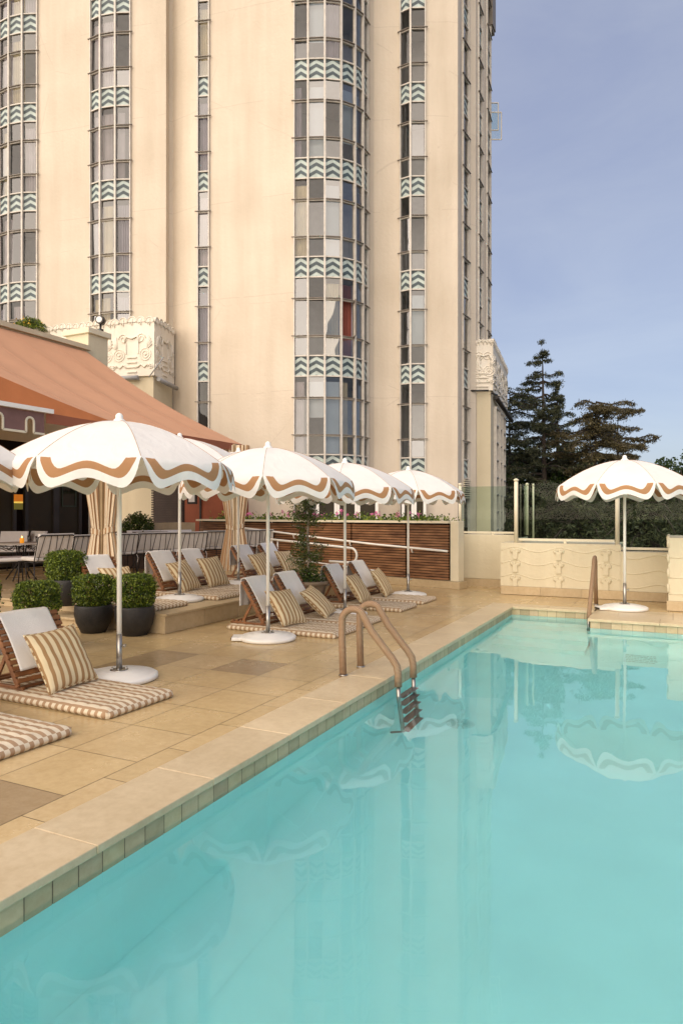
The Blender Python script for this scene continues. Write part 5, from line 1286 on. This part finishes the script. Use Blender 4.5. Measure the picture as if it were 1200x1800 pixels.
b_ = MB(); b_.tube([(-1.2, 11.425, -.04), (-1.2, 11.40, -.12), (-1.2, 11.38, -1.0)], .021, 10); b_.lathe([(.05, .008), (.05, .016), (.03, .02)], -1.22, 12.80, 16); b_.build('steel_leg', M['steel'], gr, world=True)
x, y = -1.98, 6.9
b_ = MB()
for k in range(6): r_ = .14-.022*k; b_.tube(arc((x, y, FLOOR+.01), r_, 0, 2*PI, 30, (1,0,0), (0,1,0)), .0025, 4)
for k in range(12): a = k*PI/6; b_.tube([(x+.03*math.cos(a), y+.03*math.sin(a), FLOOR+.012), (x+.14*math.cos(a), y+.14*math.sin(a), FLOOR+.012)], .003, 4)
dr = b_.build('drain_grate', M['drain'], None); tag(dr, 'round drain grate on the pool floor beside the ladder', 'drain')
# small rows of worn lettering on the pool floor under the far ledge
b_ = MB(); rn = random.Random(2)
for row in range(5):
    xx = -.62
    while xx < -.22:
        w_ = rn.uniform(.012, .05); b_.box(xx, 10.62-row*.10, FLOOR+.004, xx+w_, 10.66-row*.10, FLOOR+.008); xx += w_+.012
no_ = b_.build('pool_notice', M['ink'], None); tag(no_, 'five short rows of worn teal lettering under the water at the far ledge', 'notice')

# ================================================================== TREES BEYOND
def conifer(loc, H, spread, label, seed, m='cedar', layers=16, droop=.1, flat=False, lean=0, zfrac=.15, dens=1.0, grp='cedars beyond the glass', wid=.20, nbr=5):
    rn = random.Random(seed); t = thing('cedar_tree', label, 'tree', loc, 0, grp); tk = MB(); lf = MB()
    tk.tube([(0,0,0), (lean*.3, 0, H*.4), (lean*.7, 0, H*.75), (lean, 0, H)], .2, 8, rad=[H*.015, H*.011, H*.006, .015])
    for i in range(layers):
        f = i/(layers-1); z = H*(zfrac+(1-zfrac)*f)
        if flat: L_ = spread*(.55+.45*math.sin(PI*min(1, f*1.0+.12)))*rn.uniform(.7, 1.1)
        else: L_ = spread*((1-f)**.8*.95+.07)*rn.uniform(.6, 1.15)
        nb = nbr
        for j in range(nb):
            a = rn.random()*6.28; ln = L_*rn.uniform(.6, 1.1); zo = rn.uniform(-.03, .03)*H; p0 = Vector((lean*f, 0, z+zo)); pts_ = []
            for s in range(6):
                u = s/5; pts_.append(p0+Vector((math.cos(a)*ln*u, math.sin(a)*ln*u, ln*(.12*u-droop*u*u*2+(.06*math.sin(u*7+j)))))) 
            tk.tube(pts_, .03, 5, rad=[.055*(1-s/6)*(.4+ln*.25)+.008 for s in range(6)])
            n_ = int((ln*46+18)*dens)
            for q_ in range(n_):
                u = rn.uniform(.12, 1.03)**.8; k = min(4, int(u*5)); c = pts_[k].lerp(pts_[min(k+1, 5)], u*5-k)
                wdt = ln*wid*(1.15-u)+.08; side_ = rn.gauss(0, wdt)
                c = c+Vector((-math.sin(a)*side_, math.cos(a)*side_, -abs(rn.gauss(0, .05+.05*droop*5))+rn.gauss(0,.03)-.12*abs(side_)))
                # needle spray: a few thin blades
                for _ in range(3): leaf(lf, c+Vector((rn.gauss(0,.06), rn.gauss(0,.06), rn.gauss(0,.03))), .085, rn, 0, .22)
    tk.build('trunk', M['trunk'], t); lf.build('crown', M[m], t); return t
GZ = -2.2
def Hof(py, d_): return ZH(py, d_)-GZ
conifer((*PD(958, 34), GZ), Hof(612, 34), 3.3, 'tall slim cedar with a bent tip left of the broad cedar', 1, layers=15, lean=-.15, dens=1.05, wid=.09, nbr=4, droop=.05, zfrac=.4)
conifer((*PD(979, 35.5), GZ), Hof(678, 35.5), 1.9, 'shorter slim cedar close beside the tall bent one', 2, layers=15, dens=1.2, wid=.12, nbr=4, zfrac=.45)
conifer((*PD(895, 37), GZ), Hof(690, 37), 3.2, 'dark cedar half hidden by the peach wing', 6, layers=18, flat=True)
conifer((*PD(1046, 33), GZ), Hof(716, 33), 3.2, 'broad flat topped brownish cedar', 3, m='cedar_brown', layers=6, flat=True, zfrac=.66, droop=.10, dens=1.25, wid=.15, nbr=7)
conifer((*PD(1085, 34.5), GZ), Hof(728, 34.5), 2.6, 'brownish cedar with long branches reaching right', 4, m='cedar_brown', layers=4, flat=True, zfrac=.74, droop=.06, dens=1.2, wid=.12, nbr=7)
conifer((*PD(1015, 27), GZ), Hof(852, 27), 3.6, 'drooping cedar filling the glass left of the lone umbrella', 8, layers=14, flat=True, droop=.28, dens=1.7)
conifer((*PD(1130, 26), GZ), Hof(858, 26), 3.6, 'drooping cedar behind the lone umbrella pole', 9, m='cedar', layers=14, flat=True, droop=.28, dens=1.7)
conifer((*PD(925, 29), GZ), Hof(860, 29), 3.0, 'drooping cedar behind the windbreak corner', 10, layers=13, flat=True, droop=.28, dens=1.5)
conifer((*PD(1230, 28), GZ), Hof(850, 28), 3.6, 'drooping cedar at the right edge behind the umbrella', 12, layers=13, flat=True, droop=.28, dens=1.5)
def broadleaf(loc, H, w_, label, seed, n=7000):
    rn = random.Random(seed); t = thing('leafy_tree', label, 'tree', loc, 0, 'leafy trees behind the cedars'); tk = MB(); lf = MB()
    tk.tube([(0,0,0), (.1,0,H*.4), (0,.1,H*.75)], .2, 8, rad=[.28, .2, .08]); cl = []
    for i in range(46):
        d = Vector((rn.gauss(0,1), rn.gauss(0,1), rn.gauss(0,1))).normalized(); rr = rn.uniform(.45, 1); c = Vector((d.x*w_*rr, d.y*w_*rr, H*.60+d.z*H*.38*rr)); cl.append((c, rn.uniform(.35, .8)))
        tk.tube([(0,0,H*.35), tuple(c*.5+Vector((0,0,H*.3))), tuple(c)], .03, 4)
    for i in range(n):
        c, r_ = cl[i % len(cl)]; d = Vector((rn.gauss(0,1), rn.gauss(0,1), rn.gauss(0,1))).normalized()
        leaf(lf, c+d*r_*rn.uniform(.5, 1)**.5, .10, rn, .4, .55)
    tk.build('trunk', M['trunk'], t); lf.build('crown', M['broad'], t); return t
for i, (px, d_, py, w_, lab) in enumerate(((905, 42, 772, 2.6, 'green tree just right of the peach wing'), (968, 44, 762, 3.0, 'green tree at the foot of the tall slim cedar'), (1030, 45, 775, 3.0, 'green tree below the broad cedar'), (1100, 40, 798, 3.0, 'green tree behind the lone umbrella top'), (1160, 42, 806, 2.8, 'low green tree right of the umbrella top'), (1206, 38, 780, 2.6, 'bright green tree at the right edge of the photo'), (1270, 40, 780, 3.2, 'green tree just outside the right edge'), (935, 36, 800, 2.6, 'dark green tree behind the windbreak post'), (1060, 36, 812, 2.8, 'dark green tree left of the umbrella top'))):
    broadleaf((*PD(px, d_), GZ), Hof(py, d_), w_, lab, 30+i)
hl = MB(); hl.grid(lambda u, v: (*PD(700+900*u, 52+30*v), GZ+ (5.2+1.4*noise.noise(Vector((u*9, v*3, 2))))*min(1, v*4)), 60, 12); struct(hl.build('hillside', M['hill']))

# glazed doors under the tower
def doors():
    specs = [(556, 664, 21.45, 'row of white framed glass doors behind the pink geraniums', 3), (706, 748, 22.55, 'pair of white framed doors behind the far geraniums', 2)]
    for a_, b2, d_, lab, n_ in specs: door(a_, b2, d_, lab, n_)
doors()
